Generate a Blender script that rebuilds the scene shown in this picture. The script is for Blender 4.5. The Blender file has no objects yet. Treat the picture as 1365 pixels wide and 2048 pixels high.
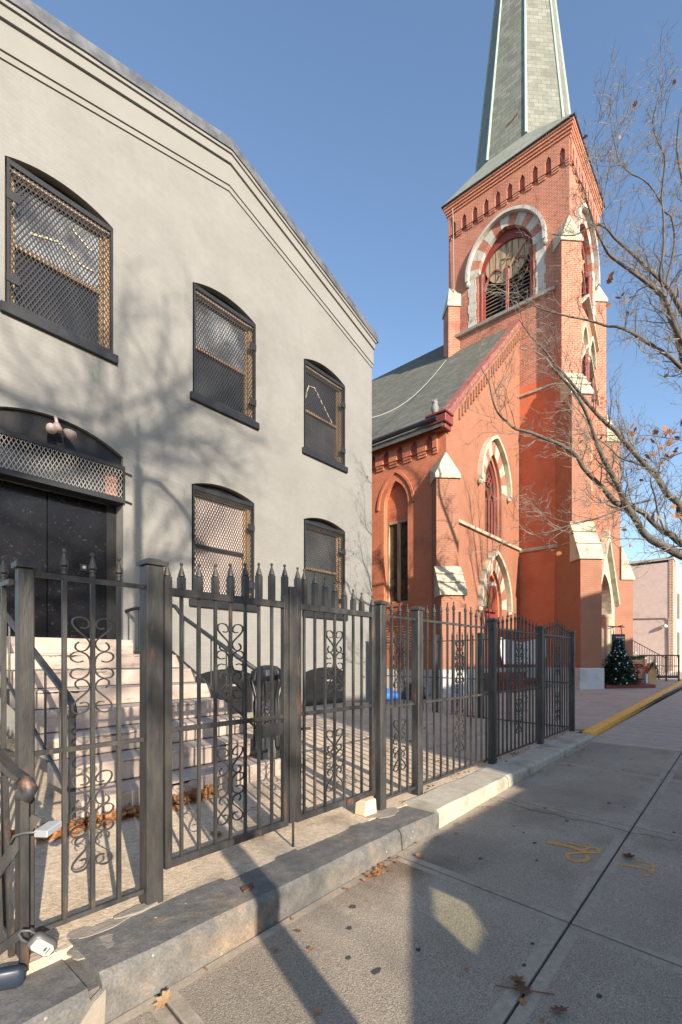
import bpy, math, random
from mathutils import Vector, Matrix, noise
from mathutils.geometry import tessellate_polygon
random.seed(7)
R = math.radians
sc = bpy.context.scene
COL = sc.collection

# ------------------------------------------------------------------ camera, sky, sun, exposure
EYE = 1.3
cam = bpy.data.cameras.new('camera'); co = bpy.data.objects.new('camera', cam); COL.objects.link(co)
cam.sensor_fit = 'HORIZONTAL'; cam.sensor_width = 36.0; cam.lens = 939.0 / 1365.0 * 36.0
cam.shift_y = (1318.0 - 1024.0) / 1365.0
cam.clip_start = 0.05; cam.clip_end = 2000
co.location = (0, 0, EYE); co.rotation_euler = (R(90), 0, R(-(90 - 41.216)))
sc.camera = co
SUN_SLOPE, SUN_EL = 0.347, R(20.5)
w = bpy.data.worlds.new('World'); sc.world = w; w.use_nodes = True
nt = w.node_tree; bg = nt.nodes['Background']
sky = nt.nodes.new('ShaderNodeTexSky'); sky.sky_type = 'NISHITA'; sky.sun_disc = False
sky.sun_elevation = SUN_EL; sky.sun_rotation = R(180) + math.atan(SUN_SLOPE)
sky.air_density = 1.0; sky.dust_density = 0.6; sky.ozone_density = 2.0
nt.links.new(sky.outputs[0], bg.inputs[0]); bg.inputs[1].default_value = 0.15
sl = bpy.data.lights.new('sun', 'SUN'); so = bpy.data.objects.new('sun', sl); COL.objects.link(so)
sl.energy = 5.0; sl.angle = R(0.45); sl.color = (1.0, 0.87, 0.72)
d = Vector((SUN_SLOPE, 1.0, 0)).normalized() * math.cos(SUN_EL) + Vector((0, 0, -math.sin(SUN_EL)))
so.rotation_euler = d.to_track_quat('-Z', 'Y').to_euler(); so.location = (-10, -30, 20)
sc.view_settings.view_transform = 'Standard'; sc.view_settings.look = 'None'
sc.view_settings.exposure = 0.90; sc.view_settings.gamma = 1.0

# ------------------------------------------------------------------ materials
def mat(name, c1, c2=None, scale=3.0, rough=0.8, bump=0.15, bscale=None, detail=6.0, c3=None, c3scale=1.0, c3amt=0.5,
        brick=None, metal=0.0, speck=None, stretch=None, spec=None, grain=None):
    m = bpy.data.materials.new(name); m.use_nodes = True
    n = m.node_tree.nodes; L = m.node_tree.links; b = n['Principled BSDF']
    b.inputs['Roughness'].default_value = rough; b.inputs['Metallic'].default_value = metal
    if spec is not None: b.inputs['Specular IOR Level'].default_value = spec
    geo = n.new('ShaderNodeNewGeometry'); pos = geo.outputs['Position']
    if stretch:
        mp = n.new('ShaderNodeMapping'); mp.inputs['Scale'].default_value = stretch; L.new(pos, mp.inputs[0]); npos = mp.outputs[0]
    else: npos = pos
    def nz(s, det=detail, v=None):
        t = n.new('ShaderNodeTexNoise'); t.inputs['Scale'].default_value = s; t.inputs['Detail'].default_value = det
        t.inputs['Roughness'].default_value = 0.62; L.new(v or npos, t.inputs['Vector']); return t.outputs['Fac']
    def ramp(f, a, bb):
        r = n.new('ShaderNodeMapRange'); r.inputs[1].default_value = a; r.inputs[2].default_value = bb; r.clamp = True
        L.new(f, r.inputs[0]); return r.outputs[0]
    def mix(f, A, B):
        x = n.new('ShaderNodeMix'); x.data_type = 'RGBA'
        if isinstance(f, float): x.inputs[0].default_value = f
        else: L.new(f, x.inputs[0])
        for k, v in ((6, A), (7, B)):
            if isinstance(v, tuple): x.inputs[k].default_value = (*v, 1)
            else: L.new(v, x.inputs[k])
        return x.outputs[2]
    col = c1
    hs = None
    if c2: col = mix(ramp(nz(scale), 0.36, 0.66), c1, c2)
    if brick:
        bw, bh, mort, mcol, var, bb = brick
        cr = n.new('ShaderNodeVectorMath'); cr.operation = 'CROSS_PRODUCT'; L.new(geo.outputs['True Normal'], cr.inputs[0]); cr.inputs[1].default_value = (0, 0, 1)
        nm = n.new('ShaderNodeVectorMath'); nm.operation = 'NORMALIZE'; L.new(cr.outputs[0], nm.inputs[0])
        dt = n.new('ShaderNodeVectorMath'); dt.operation = 'DOT_PRODUCT'; L.new(nm.outputs[0], dt.inputs[0]); L.new(pos, dt.inputs[1])
        sx = n.new('ShaderNodeSeparateXYZ'); L.new(pos, sx.inputs[0])
        cb = n.new('ShaderNodeCombineXYZ'); L.new(dt.outputs['Value'], cb.inputs[0]); L.new(sx.outputs[2], cb.inputs[1])
        bt = n.new('ShaderNodeTexBrick'); L.new(cb.outputs[0], bt.inputs['Vector'])
        bt.inputs['Scale'].default_value = 1.0; bt.inputs['Brick Width'].default_value = bw; bt.inputs['Row Height'].default_value = bh
        bt.inputs['Mortar Size'].default_value = mort; bt.inputs['Mortar Smooth'].default_value = 0.3
        bt.inputs['Color1'].default_value = (1 - var,) * 3 + (1,); bt.inputs['Color2'].default_value = (1 + var * .6,) * 3 + (1,); bt.inputs['Mortar'].default_value = (1, 1, 1, 1) if mcol else (1 - var * 2.2,) * 3 + (1,)
        mu = n.new('ShaderNodeMix'); mu.data_type = 'RGBA'; mu.blend_type = 'MULTIPLY'; mu.inputs[0].default_value = 1
        if isinstance(col, tuple): mu.inputs[6].default_value = (*col, 1)
        else: L.new(col, mu.inputs[6])
        L.new(bt.outputs['Color'], mu.inputs[7]); col = mu.outputs[2]
        if mcol: col = mix(bt.outputs['Fac'], col, mcol)
        bp0 = n.new('ShaderNodeBump'); bp0.inputs['Strength'].default_value = bb; bp0.inputs['Distance'].default_value = 0.01; bp0.invert = True
        L.new(bt.outputs['Fac'], bp0.inputs['Height']); hs = bp0.outputs[0]
    if c3:
        f = ramp(nz(c3scale, 8.0), 0.62 - 0.25 * c3amt, 0.78 - 0.2 * c3amt); col = mix(f, col, c3)
    if speck:
        for ss, thr, scol in speck:
            vo = n.new('ShaderNodeTexVoronoi'); vo.inputs['Scale'].default_value = ss; L.new(pos, vo.inputs['Vector'])
            f = ramp(vo.outputs['Distance'], thr, thr * 0.6); wn = n.new('ShaderNodeTexNoise'); wn.inputs['Scale'].default_value = ss * .35; L.new(pos, wn.inputs['Vector'])
            g = ramp(wn.outputs['Fac'], 0.5, 0.6); mm = n.new('ShaderNodeMath'); mm.operation = 'MULTIPLY'; L.new(f, mm.inputs[0]); L.new(g, mm.inputs[1])
            col = mix(mm.outputs[0], col, scol)
    if grain:
        for gs, ga in grain:
            g = n.new('ShaderNodeTexNoise'); g.inputs['Scale'].default_value = gs; g.inputs['Detail'].default_value = 3; L.new(pos, g.inputs['Vector'])
            rr = n.new('ShaderNodeMapRange'); rr.inputs[1].default_value = .3; rr.inputs[2].default_value = .7; rr.inputs[3].default_value = 1 - ga; rr.inputs[4].default_value = 1 + ga; L.new(g.outputs['Fac'], rr.inputs[0])
            vm = n.new('ShaderNodeVectorMath'); vm.operation = 'SCALE'; L.new(rr.outputs[0], vm.inputs['Scale'])
            if isinstance(col, tuple): vm.inputs[0].default_value = col
            else: L.new(col, vm.inputs[0])
            col = vm.outputs[0]
    if isinstance(col, tuple): b.inputs['Base Color'].default_value = (*col, 1)
    else: L.new(col, b.inputs['Base Color'])
    if bump:
        bp = n.new('ShaderNodeBump'); bp.inputs['Strength'].default_value = bump; bp.inputs['Distance'].default_value = 0.02
        L.new(nz(bscale or scale * 6, 5.0), bp.inputs['Height'])
        if hs: L.new(hs, bp.inputs['Normal'])
        L.new(bp.outputs[0], b.inputs['Normal'])
    return m

M = {}
M['wall_white'] = mat('white_painted_brick', (.200, .197, .181), (.222, .219, .203), 1.2, .75, .10, 60, c3=(.185, .18, .163), c3scale=.9, c3amt=.25, brick=(.21, .07, .005, None, .018, .35), grain=[(9, .03), (.8, .03)])
M['wall_trim'] = mat('white_painted_trim', (.205, .202, .185), (.222, .219, .203), 2, .75, .08, 60)
M['lead'] = mat('weathered_roof_metal', (.055, .06, .07), (.13, .135, .145), 4, .6, .3, 12)
M['salmon'] = mat('salmon_painted_brick', (.305, .130, .074), (.345, .152, .088), 1.4, .75, .10, 50, c3=(.255, .105, .058), c3scale=.6, c3amt=.3, brick=(.22, .072, .007, None, .03, .8))  # church paint as it looks in full sun, for facade and buttresses
M['salmon_in_shade'] = mat('salmon_brick_in_shade', (.54, .135, .055), (.60, .165, .072), 1.4, .75, .10, 50, c3=(.44, .105, .045), c3scale=.6, c3amt=.3, brick=(.22, .072, .007, None, .03, .8))  # same paint as the facade, with the tower base's shade put into the colour
M['salmon_dark'] = mat('salmon_brick_dim_side', (.52, .165, .08), (.58, .20, .10), 1.6, .75, .10, 50, c3=(.32, .10, .07), c3scale=.8, c3amt=.3, brick=(.22, .072, .007, None, .04, .8))  # same church paint, deepened for the dimmer-lit nave side; a row house borrows it
M['brick'] = mat('bare_red_brick', (.36, .110, .062), (.43, .148, .09), 1.5, .85, .15, 40, c3=(.27, .09, .065), c3scale=.7, c3amt=.35, brick=(.22, .080, .013, (.52, .29, .20), .22, .5))
M['brick_trim'] = mat('red_brick_trim', (.42, .13, .065), (.50, .17, .09), 3, .85, .12, 40, brick=(.22, .080, .009, (.58, .34, .25), .18, .4))
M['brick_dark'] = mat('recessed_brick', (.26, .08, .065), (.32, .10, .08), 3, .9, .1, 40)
M['stone'] = mat('cream_stone', (.44, .40, .29), (.50, .46, .345), 1.5, .8, .15, 25, c3=(.25, .225, .16), c3scale=2.6, c3amt=.45, grain=[(14, .07)])
M['stone_white'] = mat('whitewashed_stone', (.50, .48, .43), (.42, .40, .36), 2.0, .85, .2, 20, c3=(.26, .21, .17), c3scale=3, c3amt=.4)
M['plinth'] = mat('grey_painted_plinth', (.50, .50, .50), (.58, .57, .56), 2, .8, .12, 30, c3=(.40, .39, .38), c3scale=1.5, c3amt=.3)
M['maroon'] = mat('maroon_paint', (.16, .03, .025), (.23, .046, .036), 5, .6, .1, 30, c3=(.16, .04, .035), c3scale=5, c3amt=.3)
M['peel'] = mat('peeling_red_coping', (.22, .06, .043), (.29, .095, .068), 4, .8, .2, 20, c3=(.38, .30, .25), c3scale=6, c3amt=.35)
M['shingle'] = mat('grey_green_shingles', (.12, .12, .10), (.16, .16, .135), 6, .9, .2, 30)
M['slate'] = mat('pale_green_slate', (.150, .163, .135), (.212, .222, .186), 2.5, .75, .1, 40, c3=(.17, .19, .155), c3scale=1.2, c3amt=.4, brick=(.42, .20, .012, (.10, .105, .09), .22, .3))
M['copper'] = mat('verdigris_copper', (.28, .37, .33), (.35, .45, .41), 3, .6, .1, 20)
M['iron'] = mat('weathered_black_iron', (.017, .0175, .019), (.062, .059, .053), 9, .5, .15, 60, c3=(.16, .075, .042), c3scale=14, c3amt=.08, stretch=(1, 1, .25))
M['iron_dark'] = mat('black_painted_iron', (.018, .020, .024), (.04, .04, .042), 8, .42, .12, 60)
M['grille'] = mat('dark_security_mesh', (.016, .016, .017), (.028, .027, .026), 20, .6, .05)
M['mesh_pale'] = mat('galvanised_mesh', (.22, .21, .19), (.29, .275, .25), 20, .55, .05, metal=.2)
M['frame_dark'] = mat('dark_grey_painted_steel', (.014, .015, .0175), (.024, .025, .028), 6, .5, .1, 40, spec=.35)
M['wood_tan'] = mat('bare_tan_wood', (.30, .19, .10), (.40, .27, .15), 6, .7, .15, 30, stretch=(1, 1, .3))
M['wood_grey'] = mat('weathered_boards', (.34, .25, .15), (.46, .35, .22), 4, .85, .4, 14, stretch=(2.5, 6, .35), c3=(.12, .085, .06), c3scale=3, c3amt=.5)
M['door'] = mat('black_steel_door', (.005, .0055, .007), (.010, .011, .014), 1.5, .26, .04, 12, c3=(.06, .06, .06), c3scale=20, c3amt=.05, speck=[(55, .09, (.20, .195, .185))], spec=.35)
M['black'] = mat('black_board', (.009, .009, .010), (.017, .017, .018), 5, .5, .1, 20, spec=.3)
M['void'] = mat('dark_interior', (.006, .006, .006), rough=1.0, bump=0)
M['pane_plastic'] = mat('glass_over_crumpled_plastic', (.05, .055, .065), (.34, .35, .36), 2.0, .18, .02, 3, c3=(.03, .035, .045), c3scale=1.1, c3amt=.5, spec=.8)
M['pane_dark'] = mat('dark_window_glass', (.020, .023, .030), (.04, .043, .05), 1.2, .12, .02, 2, spec=.4)
M['pane_mid'] = mat('dusty_window_glass', (.055, .06, .066), (.13, .128, .12), 1.5, .25, .02, 2, spec=.5)
M['pane_blind'] = mat('pinkish_blind_behind_glass', (.58, .47, .42), (.64, .54, .48), 1.2, .3, .03, 10, stretch=(1, 1, .2))
M['step'] = mat('pinkish_painted_concrete', (.40, .32, .265), (.46, .38, .32), 2.0, .8, .12, 40, c3=(.19, .155, .12), c3scale=3.2, c3amt=.22, stretch=(1.2, 1, 3), grain=[(40, .05)])
M['worn'] = mat('bare_worn_concrete', (.15, .125, .10), (.27, .22, .18), 25, .9, .3, 60)
M['yard'] = mat('pebbly_old_concrete', (.50, .395, .275), (.62, .50, .36), 3, .9, .4, 55, c3=(.27, .215, .15), c3scale=2, c3amt=.35, speck=[(60, .25, (.22, .18, .13)), (42, .2, (.66, .58, .46))], grain=[(120, .22), (28, .18)])
M['pavement'] = mat('grey_sidewalk_concrete', (.285, .235, .172), (.345, .288, .215), 1.3, .85, .35, 110, c3=(.175, .125, .08), c3scale=.8, c3amt=.3, speck=[(75, .26, (.10, .09, .075)), (90, .2, (.58, .52, .44))], grain=[(260, .42), (120, .34), (.9, .18)])
M['joint_band'] = mat('smooth_trowelled_concrete', (.33, .275, .205), (.38, .32, .242), 4, .85, .15, 90, c3=(.23, .18, .125), c3scale=1.2, c3amt=.3, grain=[(170, .16), (30, .12)])
M['dirt'] = mat('dark_joint_dirt', (.05, .045, .04), (.09, .075, .06), 8, .95, .3, 60)
M['pavement_far'] = mat('pale_driveway_concrete', (.36, .305, .245), (.44, .38, .31), 1.2, .85, .12, 50, stretch=(4, .5, 1), grain=[(60, .14), (5, .10)])
M['forecourt'] = mat('forecourt_concrete', (.40, .325, .25), (.47, .39, .305), 1.2, .85, .15, 50, c3=(.31, .25, .185), c3scale=.9, c3amt=.3, grain=[(60, .12), (6, .10)])
M['bluestone'] = mat('dark_bluestone', (.115, .113, .106), (.165, .157, .140), 2.5, .75, .3, 25, c3=(.27, .20, .135), c3scale=2.2, c3amt=.25, speck=[(16, .12, (.48, .44, .37))], grain=[(90, .22), (14, .22)])
M['kerb_pale'] = mat('pale_cast_concrete', (.40, .355, .275), (.48, .435, .345), 2.5, .85, .2, 35, c3=(.23, .19, .13), c3scale=2.0, c3amt=.35, grain=[(90, .12), (12, .10)])
M['patch'] = mat('mortar_patch', (.235, .205, .165), (.31, .275, .22), 6, .9, .4, 40)
M['yellow'] = mat('worn_yellow_paint', (.84, .40, .035), (.92, .47, .06), 5, .7, .15, 30, c3=(.30, .21, .08), c3scale=6, c3amt=.25)
M['asphalt'] = mat('asphalt', (.045, .045, .047), (.065, .064, .062), 3, .9, .3, 80)
M['earth'] = mat('bare_ground', (.10, .09, .075), (.15, .13, .10), .5, .95, .3, 10)
M['orange_paint'] = mat('faded_orange_spray_paint', (.72, .34, .06), (.46, .26, .11), 45, .8, .1, 80)
M['leaf'] = mat('dry_brown_leaf', (.26, .10, .035), (.36, .17, .06), 30, .7, .2, 60)
M['leaf_pale'] = mat('pale_tan_leaf', (.42, .25, .12), (.50, .33, .18), 30, .7, .2, 60)
M['leaf_dark'] = mat('dark_brown_leaf', (.10, .045, .025), (.17, .075, .035), 30, .7, .2, 60)
M['bark'] = mat('grey_bark', (.075, .062, .05), (.15, .13, .105), 12, .9, .5, 40, stretch=(1, 1, .35))
M['twig'] = mat('pale_twig_bark', (.16, .135, .108), (.26, .225, .18), 12, .8, .1)
M['iron_rusty'] = mat('dark_iron_with_rust', (.022, .025, .03), (.05, .052, .055), 12, .45, .25, 40, c3=(.26, .10, .04), c3scale=14, c3amt=.45)
M['rust'] = mat('rusty_iron', (.075, .042, .028), (.15, .07, .04), 20, .8, .3, 50)
M['pink'] = mat('pink_stucco', (.52, .40, .35), (.58, .46, .41), 3, .9, .35, 12, c3=(.42, .30, .27), c3scale=1.0, c3amt=.25, speck=[(5, .18, (.40, .28, .25))])
M['quoin'] = mat('brown_brick_quoins', (.30, .16, .10), (.36, .20, .13), 3, .9, .1, 30, brick=(.3, .12, .02, (.6, .5, .42), .2, .4))
M['cream'] = mat('cream_painted_wall', (.62, .56, .48), (.68, .62, .54), 2, .8, .1, 20)
M['pine'] = mat('dark_fir_needles', (.028, .058, .028), (.05, .09, .042), 8, .7, 0)
M['garland'] = mat('green_garland', (.07, .16, .04), (.11, .22, .06), 12, .8, 0)
M['red_bow'] = mat('red_ribbon', (.55, .02, .03), (.65, .04, .05), 8, .5, .1)
M['cedar'] = mat('cedar_slats', (.36, .17, .08), (.46, .24, .12), 4, .7, .2, 20, stretch=(.5, .5, 5))
M['plywood'] = mat('tan_plywood', (.55, .32, .14), (.62, .39, .19), 2, .7, .1, 20)
M['straw'] = mat('pale_straw', (.68, .58, .38), (.76, .67, .48), 10, .8, .2)
M['blue_glass'] = mat('blue_bauble', (.05, .18, .42), rough=.15, bump=0, metal=.6)
M['silver_glass'] = mat('silver_bauble', (.70, .70, .66), rough=.18, bump=0, metal=.6)
M['tarp'] = mat('blue_tarpaulin', (.03, .15, .50), (.06, .22, .62), 5, .5, .3, 12)
M['bag'] = mat('black_refuse_bag', (.015, .015, .018), rough=.3, bump=.4, bscale=8)
M['white_paint'] = mat('white_panel_paint', (.66, .67, .68), (.72, .73, .73), 2, .6, .05)
M['sign_dark'] = mat('dark_sign_board', (.03, .035, .035), (.04, .045, .045), 5, .5, .05)
M['sign_text'] = mat('pale_sign_lettering', (.75, .75, .70), rough=.7, bump=0)
M['grey_plastic'] = mat('grey_rubber', (.075, .078, .075), (.09, .092, .09), 6, .45, .05)
M['navy_plastic'] = mat('navy_rubber', (.02, .03, .05), rough=.4, bump=0)
M['silver'] = mat('pale_grey_metal', (.36, .37, .39), rough=.45, bump=.03, metal=.3)
M['white_label'] = mat('white_sticker', (.34, .34, .34), rough=.5, bump=0)
M['blue_label'] = mat('blue_sticker_print', (.03, .17, .33), rough=.5, bump=0)
M['brass'] = mat('dull_padlock_metal', (.50, .44, .34), rough=.4, bump=0, metal=.6)
M['block'] = mat('cream_stone_block', (.66, .52, .33), (.72, .60, .42), 4, .8, .2, 30)
M['owl'] = mat('grey_plastic_owl', (.14, .14, .14), (.24, .235, .225), 22, .7, .2, 40)
M['cable'] = mat('pale_green_cable', (.30, .38, .30), rough=.6, bump=0)
M['conduit'] = mat('grey_conduit', (.28, .25, .22), rough=.6, bump=0)
M['lamp_pole'] = mat('painted_steel_pole', (.22, .22, .22), rough=.5, bump=.05)
M['flood'] = mat('dusty_pink_lamp', (.36, .28, .24), (.42, .35, .31), 8, .6, .05)
M['stained'] = mat('leaded_dark_glass', (.02, .025, .03), (.10, .075, .03), 5, .12, .06, 8, spec=.8)
M['car_paint'] = mat('car_paint', (.05, .06, .07), rough=.25, bump=0, metal=.4)
M['rubber'] = mat('tyre_rubber', (.02, .02, .02), rough=.8, bump=0)
def glass_tint(name, c):
    m = bpy.data.materials.new(name); m.use_nodes = True; n = m.node_tree.nodes; L = m.node_tree.links
    t = n.new('ShaderNodeBsdfTransparent'); t.inputs[0].default_value = (*c, 1); g = n.new('ShaderNodeBsdfGlossy'); g.inputs[1].default_value = .03
    x = n.new('ShaderNodeMixShader'); x.inputs[0].default_value = .08; L.new(t.outputs[0], x.inputs[1]); L.new(g.outputs[0], x.inputs[2]); L.new(x.outputs[0], n['Material Output'].inputs[0]); return m
M['car_glass'] = glass_tint('green_tinted_glass', (.96, 1.0, .88))

# ------------------------------------------------------------------ mesh helpers
X, Y, Z = Vector((1, 0, 0)), Vector((0, 1, 0)), Vector((0, 0, 1))
class F:                                  # a wall's frame: a along the wall, b up, d outwards
    def __init__(s, o, u, n): s.o = Vector(o); s.u = Vector(u).normalized(); s.n = Vector(n).normalized()
    def __call__(s, a, b, d=0.0): return s.o + s.u * a + Z * b + s.n * d
class MB:
    def __init__(s): s.v = []; s.f = []; s.mi = []; s.cur = 0
    def face(s, pts):
        i = len(s.v); s.v += [tuple(p) for p in pts]; s.f.append(tuple(range(i, i + len(pts)))); s.mi.append(s.cur)
    def mesh(s, vs, fs):
        i = len(s.v); s.v += [tuple(p) for p in vs]
        for f in fs: s.f.append(tuple(k + i for k in f)); s.mi.append(s.cur)
    def box(s, x0, x1, y0, y1, z0, z1):
        vs = [(x, y, z) for z in (z0, z1) for y in (y0, y1) for x in (x0, x1)]
        s.mesh(vs, [(0, 2, 3, 1), (4, 5, 7, 6), (0, 1, 5, 4), (2, 6, 7, 3), (0, 4, 6, 2), (1, 3, 7, 5)]); return s
    def fbox(s, fr, a0, a1, b0, b1, d0, d1):
        vs = [fr(a, b, d) for d in (d0, d1) for b in (b0, b1) for a in (a0, a1)]
        s.mesh(vs, [(0, 2, 3, 1), (4, 5, 7, 6), (0, 1, 5, 4), (2, 6, 7, 3), (0, 4, 6, 2), (1, 3, 7, 5)]); return s
    def prism(s, front, off):             # polygon (list of points) swept by vector off
        n = len(front); off = Vector(off); bk = [Vector(p) + off for p in front]
        vs = [Vector(p) for p in front] + bk
        fs = [tuple(range(n)), tuple(range(2 * n - 1, n - 1, -1))]
        fs += [(i, i + n, (i + 1) % n + n, (i + 1) % n) for i in range(n)]
        s.mesh(vs, fs); return s
    def tube(s, pts, r, n=6, caps=True):
        pts = [Vector(p) for p in pts]; rs = r if isinstance(r, (list, tuple)) else [r] * len(pts)
        vs = []; fs = []; up = None
        for i, p in enumerate(pts):
            t = (pts[min(i + 1, len(pts) - 1)] - pts[max(i - 1, 0)])
            t = t.normalized() if t.length > 1e-9 else Z
            if up is None: up = (X if abs(t.x) < .8 else Y)
            a = (up - t * up.dot(t)); a = a.normalized() if a.length > 1e-6 else t.orthogonal().normalized(); up = a; b = t.cross(a)
            for k in range(n):
                an = 2 * math.pi * k / n; vs.append(p + (a * math.cos(an) + b * math.sin(an)) * rs[i])
        for i in range(len(pts) - 1):
            for k in range(n): fs.append((i * n + k, i * n + (k + 1) % n, (i + 1) * n + (k + 1) % n, (i + 1) * n + k))
        if caps: fs.append(tuple(range(n - 1, -1, -1))); fs.append(tuple(range((len(pts) - 1) * n, len(pts) * n)))
        s.mesh(vs, fs); return s
    def bar(s, p, q, wx, side, th):       # flat bar: width wx along vector 'side', thickness th
        p, q = Vector(p), Vector(q); t = (q - p).normalized(); sd = Vector(side); sd = (sd - t * sd.dot(t)).normalized(); nn = t.cross(sd)
        a = sd * wx / 2; b = nn * th / 2
        vs = [p - a - b, p + a - b, p + a + b, p - a + b, q - a - b, q + a - b, q + a + b, q - a + b]
        s.mesh(vs, [(3, 2, 1, 0), (4, 5, 6, 7), (0, 1, 5, 4), (1, 2, 6, 5), (2, 3, 7, 6), (3, 0, 4, 7)]); return s
    def ribbon(s, pts, wv, th):           # flat strip through points, width vector wv, thickness th across
        pts = [Vector(p) for p in pts]; wv = Vector(wv); vs = []; fs = []
        for i, p in enumerate(pts):
            t = (pts[min(i + 1, len(pts) - 1)] - pts[max(i - 1, 0)]).normalized(); nn = t.cross(wv.normalized()).normalized() * th / 2
            vs += [p - wv / 2 - nn, p + wv / 2 - nn, p + wv / 2 + nn, p - wv / 2 + nn]
        for i in range(len(pts) - 1):
            for k in range(4): fs.append((i * 4 + k, i * 4 + (k + 1) % 4, i * 4 + 4 + (k + 1) % 4, i * 4 + 4 + k))
        e = (len(pts) - 1) * 4; fs += [(3, 2, 1, 0), (e, e + 1, e + 2, e + 3)]
        s.mesh(vs, fs); return s
    def lathe(s, c, prof, n=12, sq=False):
        c = Vector(c); vs = []; fs = []
        for r, z in prof:
            for k in range(n):
                an = 2 * math.pi * (k + (.5 if sq else 0)) / n; vs.append(c + Vector((r * math.cos(an), r * math.sin(an), z)))
        for i in range(len(prof) - 1):
            for k in range(n): fs.append((i * n + k, i * n + (k + 1) % n, (i + 1) * n + (k + 1) % n, (i + 1) * n + k))
        fs.append(tuple(range(n - 1, -1, -1))); fs.append(tuple(range((len(prof) - 1) * n, len(prof) * n)))
        s.mesh(vs, fs); return s
    def wall(s, fr, outer, holes, depth):  # wall face with openings, reveals go 'depth' inwards
        loops = [outer] + holes; flat = [p for l in loops for p in l]
        for t in tessellate_polygon([[Vector((a, b, 0)) for a, b in l] for l in loops]):
            p3 = [flat[k] for k in t]
            ar = (p3[1][0] - p3[0][0]) * (p3[2][1] - p3[0][1]) - (p3[2][0] - p3[0][0]) * (p3[1][1] - p3[0][1])
            if abs(ar) < 1e-9: continue
            if ar < 0: p3 = p3[::-1]
            s.face([fr(a, b) for a, b in p3])
        for h in holes:
            for i in range(len(h)):
                a, b = h[i], h[(i + 1) % len(h)]; s.face([fr(*a), fr(*a, -depth), fr(*b, -depth), fr(*b)])
        return s
    def build(s, name, m, parent=None, bevel=0.0, smooth=False, bseg=1):
        me = bpy.data.meshes.new(name); root = parent
        while root is not None and root.parent is not None: root = root.parent
        off = root.location if root is not None else Vector((0, 0, 0))
        me.from_pydata([(p[0] - off.x, p[1] - off.y, p[2] - off.z) for p in s.v], [], s.f)
        ms = m if isinstance(m, list) else [m]
        for k in ms: me.materials.append(M[k] if isinstance(k, str) else k)
        if len(ms) > 1: me.polygons.foreach_set('material_index', s.mi)
        if smooth: me.polygons.foreach_set('use_smooth', [True] * len(me.polygons))
        me.update(); o = bpy.data.objects.new(name, me); COL.objects.link(o)
        if parent is not None: o.parent = parent
        if bevel:
            import bmesh
            bm = bmesh.new(); bm.from_mesh(me); bmesh.ops.remove_doubles(bm, verts=bm.verts, dist=1e-5)
            bmesh.ops.recalc_face_normals(bm, faces=bm.faces); bm.to_mesh(me); bm.free()
            md = o.modifiers.new('bevel', 'BEVEL'); md.width = bevel; md.segments = bseg; md.limit_method = 'ANGLE'; md.angle_limit = R(35)
        return o
def thing(name, label, cat, loc=(0, 0, 0), group=None):
    o = bpy.data.objects.new(name, None); COL.objects.link(o); o.location = loc; o.empty_display_size = .2
    o['label'] = label; o['category'] = cat
    if group: o['group'] = group
    return o
def tag(o, label, cat, group=None):
    o['label'] = label; o['category'] = cat
    if group: o['group'] = group
    return o
def structure(o): o['kind'] = 'structure'; return o
def stuff(o): o['kind'] = 'stuff'; return o
def tree_copy(o, parent=None):
    c = o.copy(); COL.objects.link(c)
    if parent is not None: c.parent = parent
    for ch in list(o.children): tree_copy(ch, c)
    return c
def move_origin(o, loc):                  # give a single-mesh thing an origin at its own base
    loc = Vector(loc); o.data.transform(Matrix.Translation(-loc)); o.location = loc; return o
def seg_arch(x0, x1, zb, zs, zc, n=14):   # opening with a shallow arched head, counter-clockwise
    w2 = (x1 - x0) / 2; h = zc - zs; r = (w2 * w2 + h * h) / (2 * h); cx = (x0 + x1) / 2; cz = zc - r; a0 = math.asin(w2 / r)
    arc = [(cx + r * math.sin(a0 - 2 * a0 * i / n), cz + r * math.cos(a0 - 2 * a0 * i / n)) for i in range(n + 1)]
    return [(x0, zb), (x1, zb)] + arc
def arch_curve(cx, hw, zs, za, n=10):     # pointed arch from the right spring over the apex to the left spring
    h = za - zs; r = (hw * hw + h * h) / (2 * hw); c = r - hw; am = math.atan2(h, c)
    right = [(cx - c + r * math.cos(am * i / n), zs + r * math.sin(am * i / n)) for i in range(n + 1)]
    return right + [(2 * cx - a, b) for a, b in right[-2::-1]]
def pointed(cx, hw, zb, zs, za, n=10): return [(cx - hw, zb), (cx + hw, zb)] + arch_curve(cx, hw, zs, za, n)

def gz_walk(x): return -0.2 + 0.0215 * (x - .8) if x < 8.6 else -0.0323 + 0.0115 * (x - 8.6)
def gz_court(x): return .03 + .0095 * (x - 9)
def gz_yard(y): return min(.2, max(0, (y - 2.6) * .042))

# ------------------------------------------------------------------ ground, pavement, yard, road
b = MB()
def gl(x): return gz_walk(x) - .07
xs = [-400, -60, -20, 0, 8.6, 30, 60, 100, 400]
for i in range(len(xs) - 1):
    xa, xb = xs[i], xs[i + 1]
    za, zb = gl(max(min(xa, 60), -20)), gl(max(min(xb, 60), -20))
    b.face([(xa, -400, za), (xb, -400, zb), (xb, 400, zb), (xa, 400, za)])
structure(b.build('ground', 'earth'))
b = MB()
for i in range(len(xs) - 1):
    xa, xb = xs[i], xs[i + 1]
    za, zb = gl(max(min(xa, 60), -20)) + .012, gl(max(min(xb, 60), -20)) + .012
    b.face([(xa, -13.2, za), (xb, -13.2, zb), (xb, -2.2, zb), (xa, -2.2, za)])
structure(b.build('road', 'asphalt'))
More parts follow.
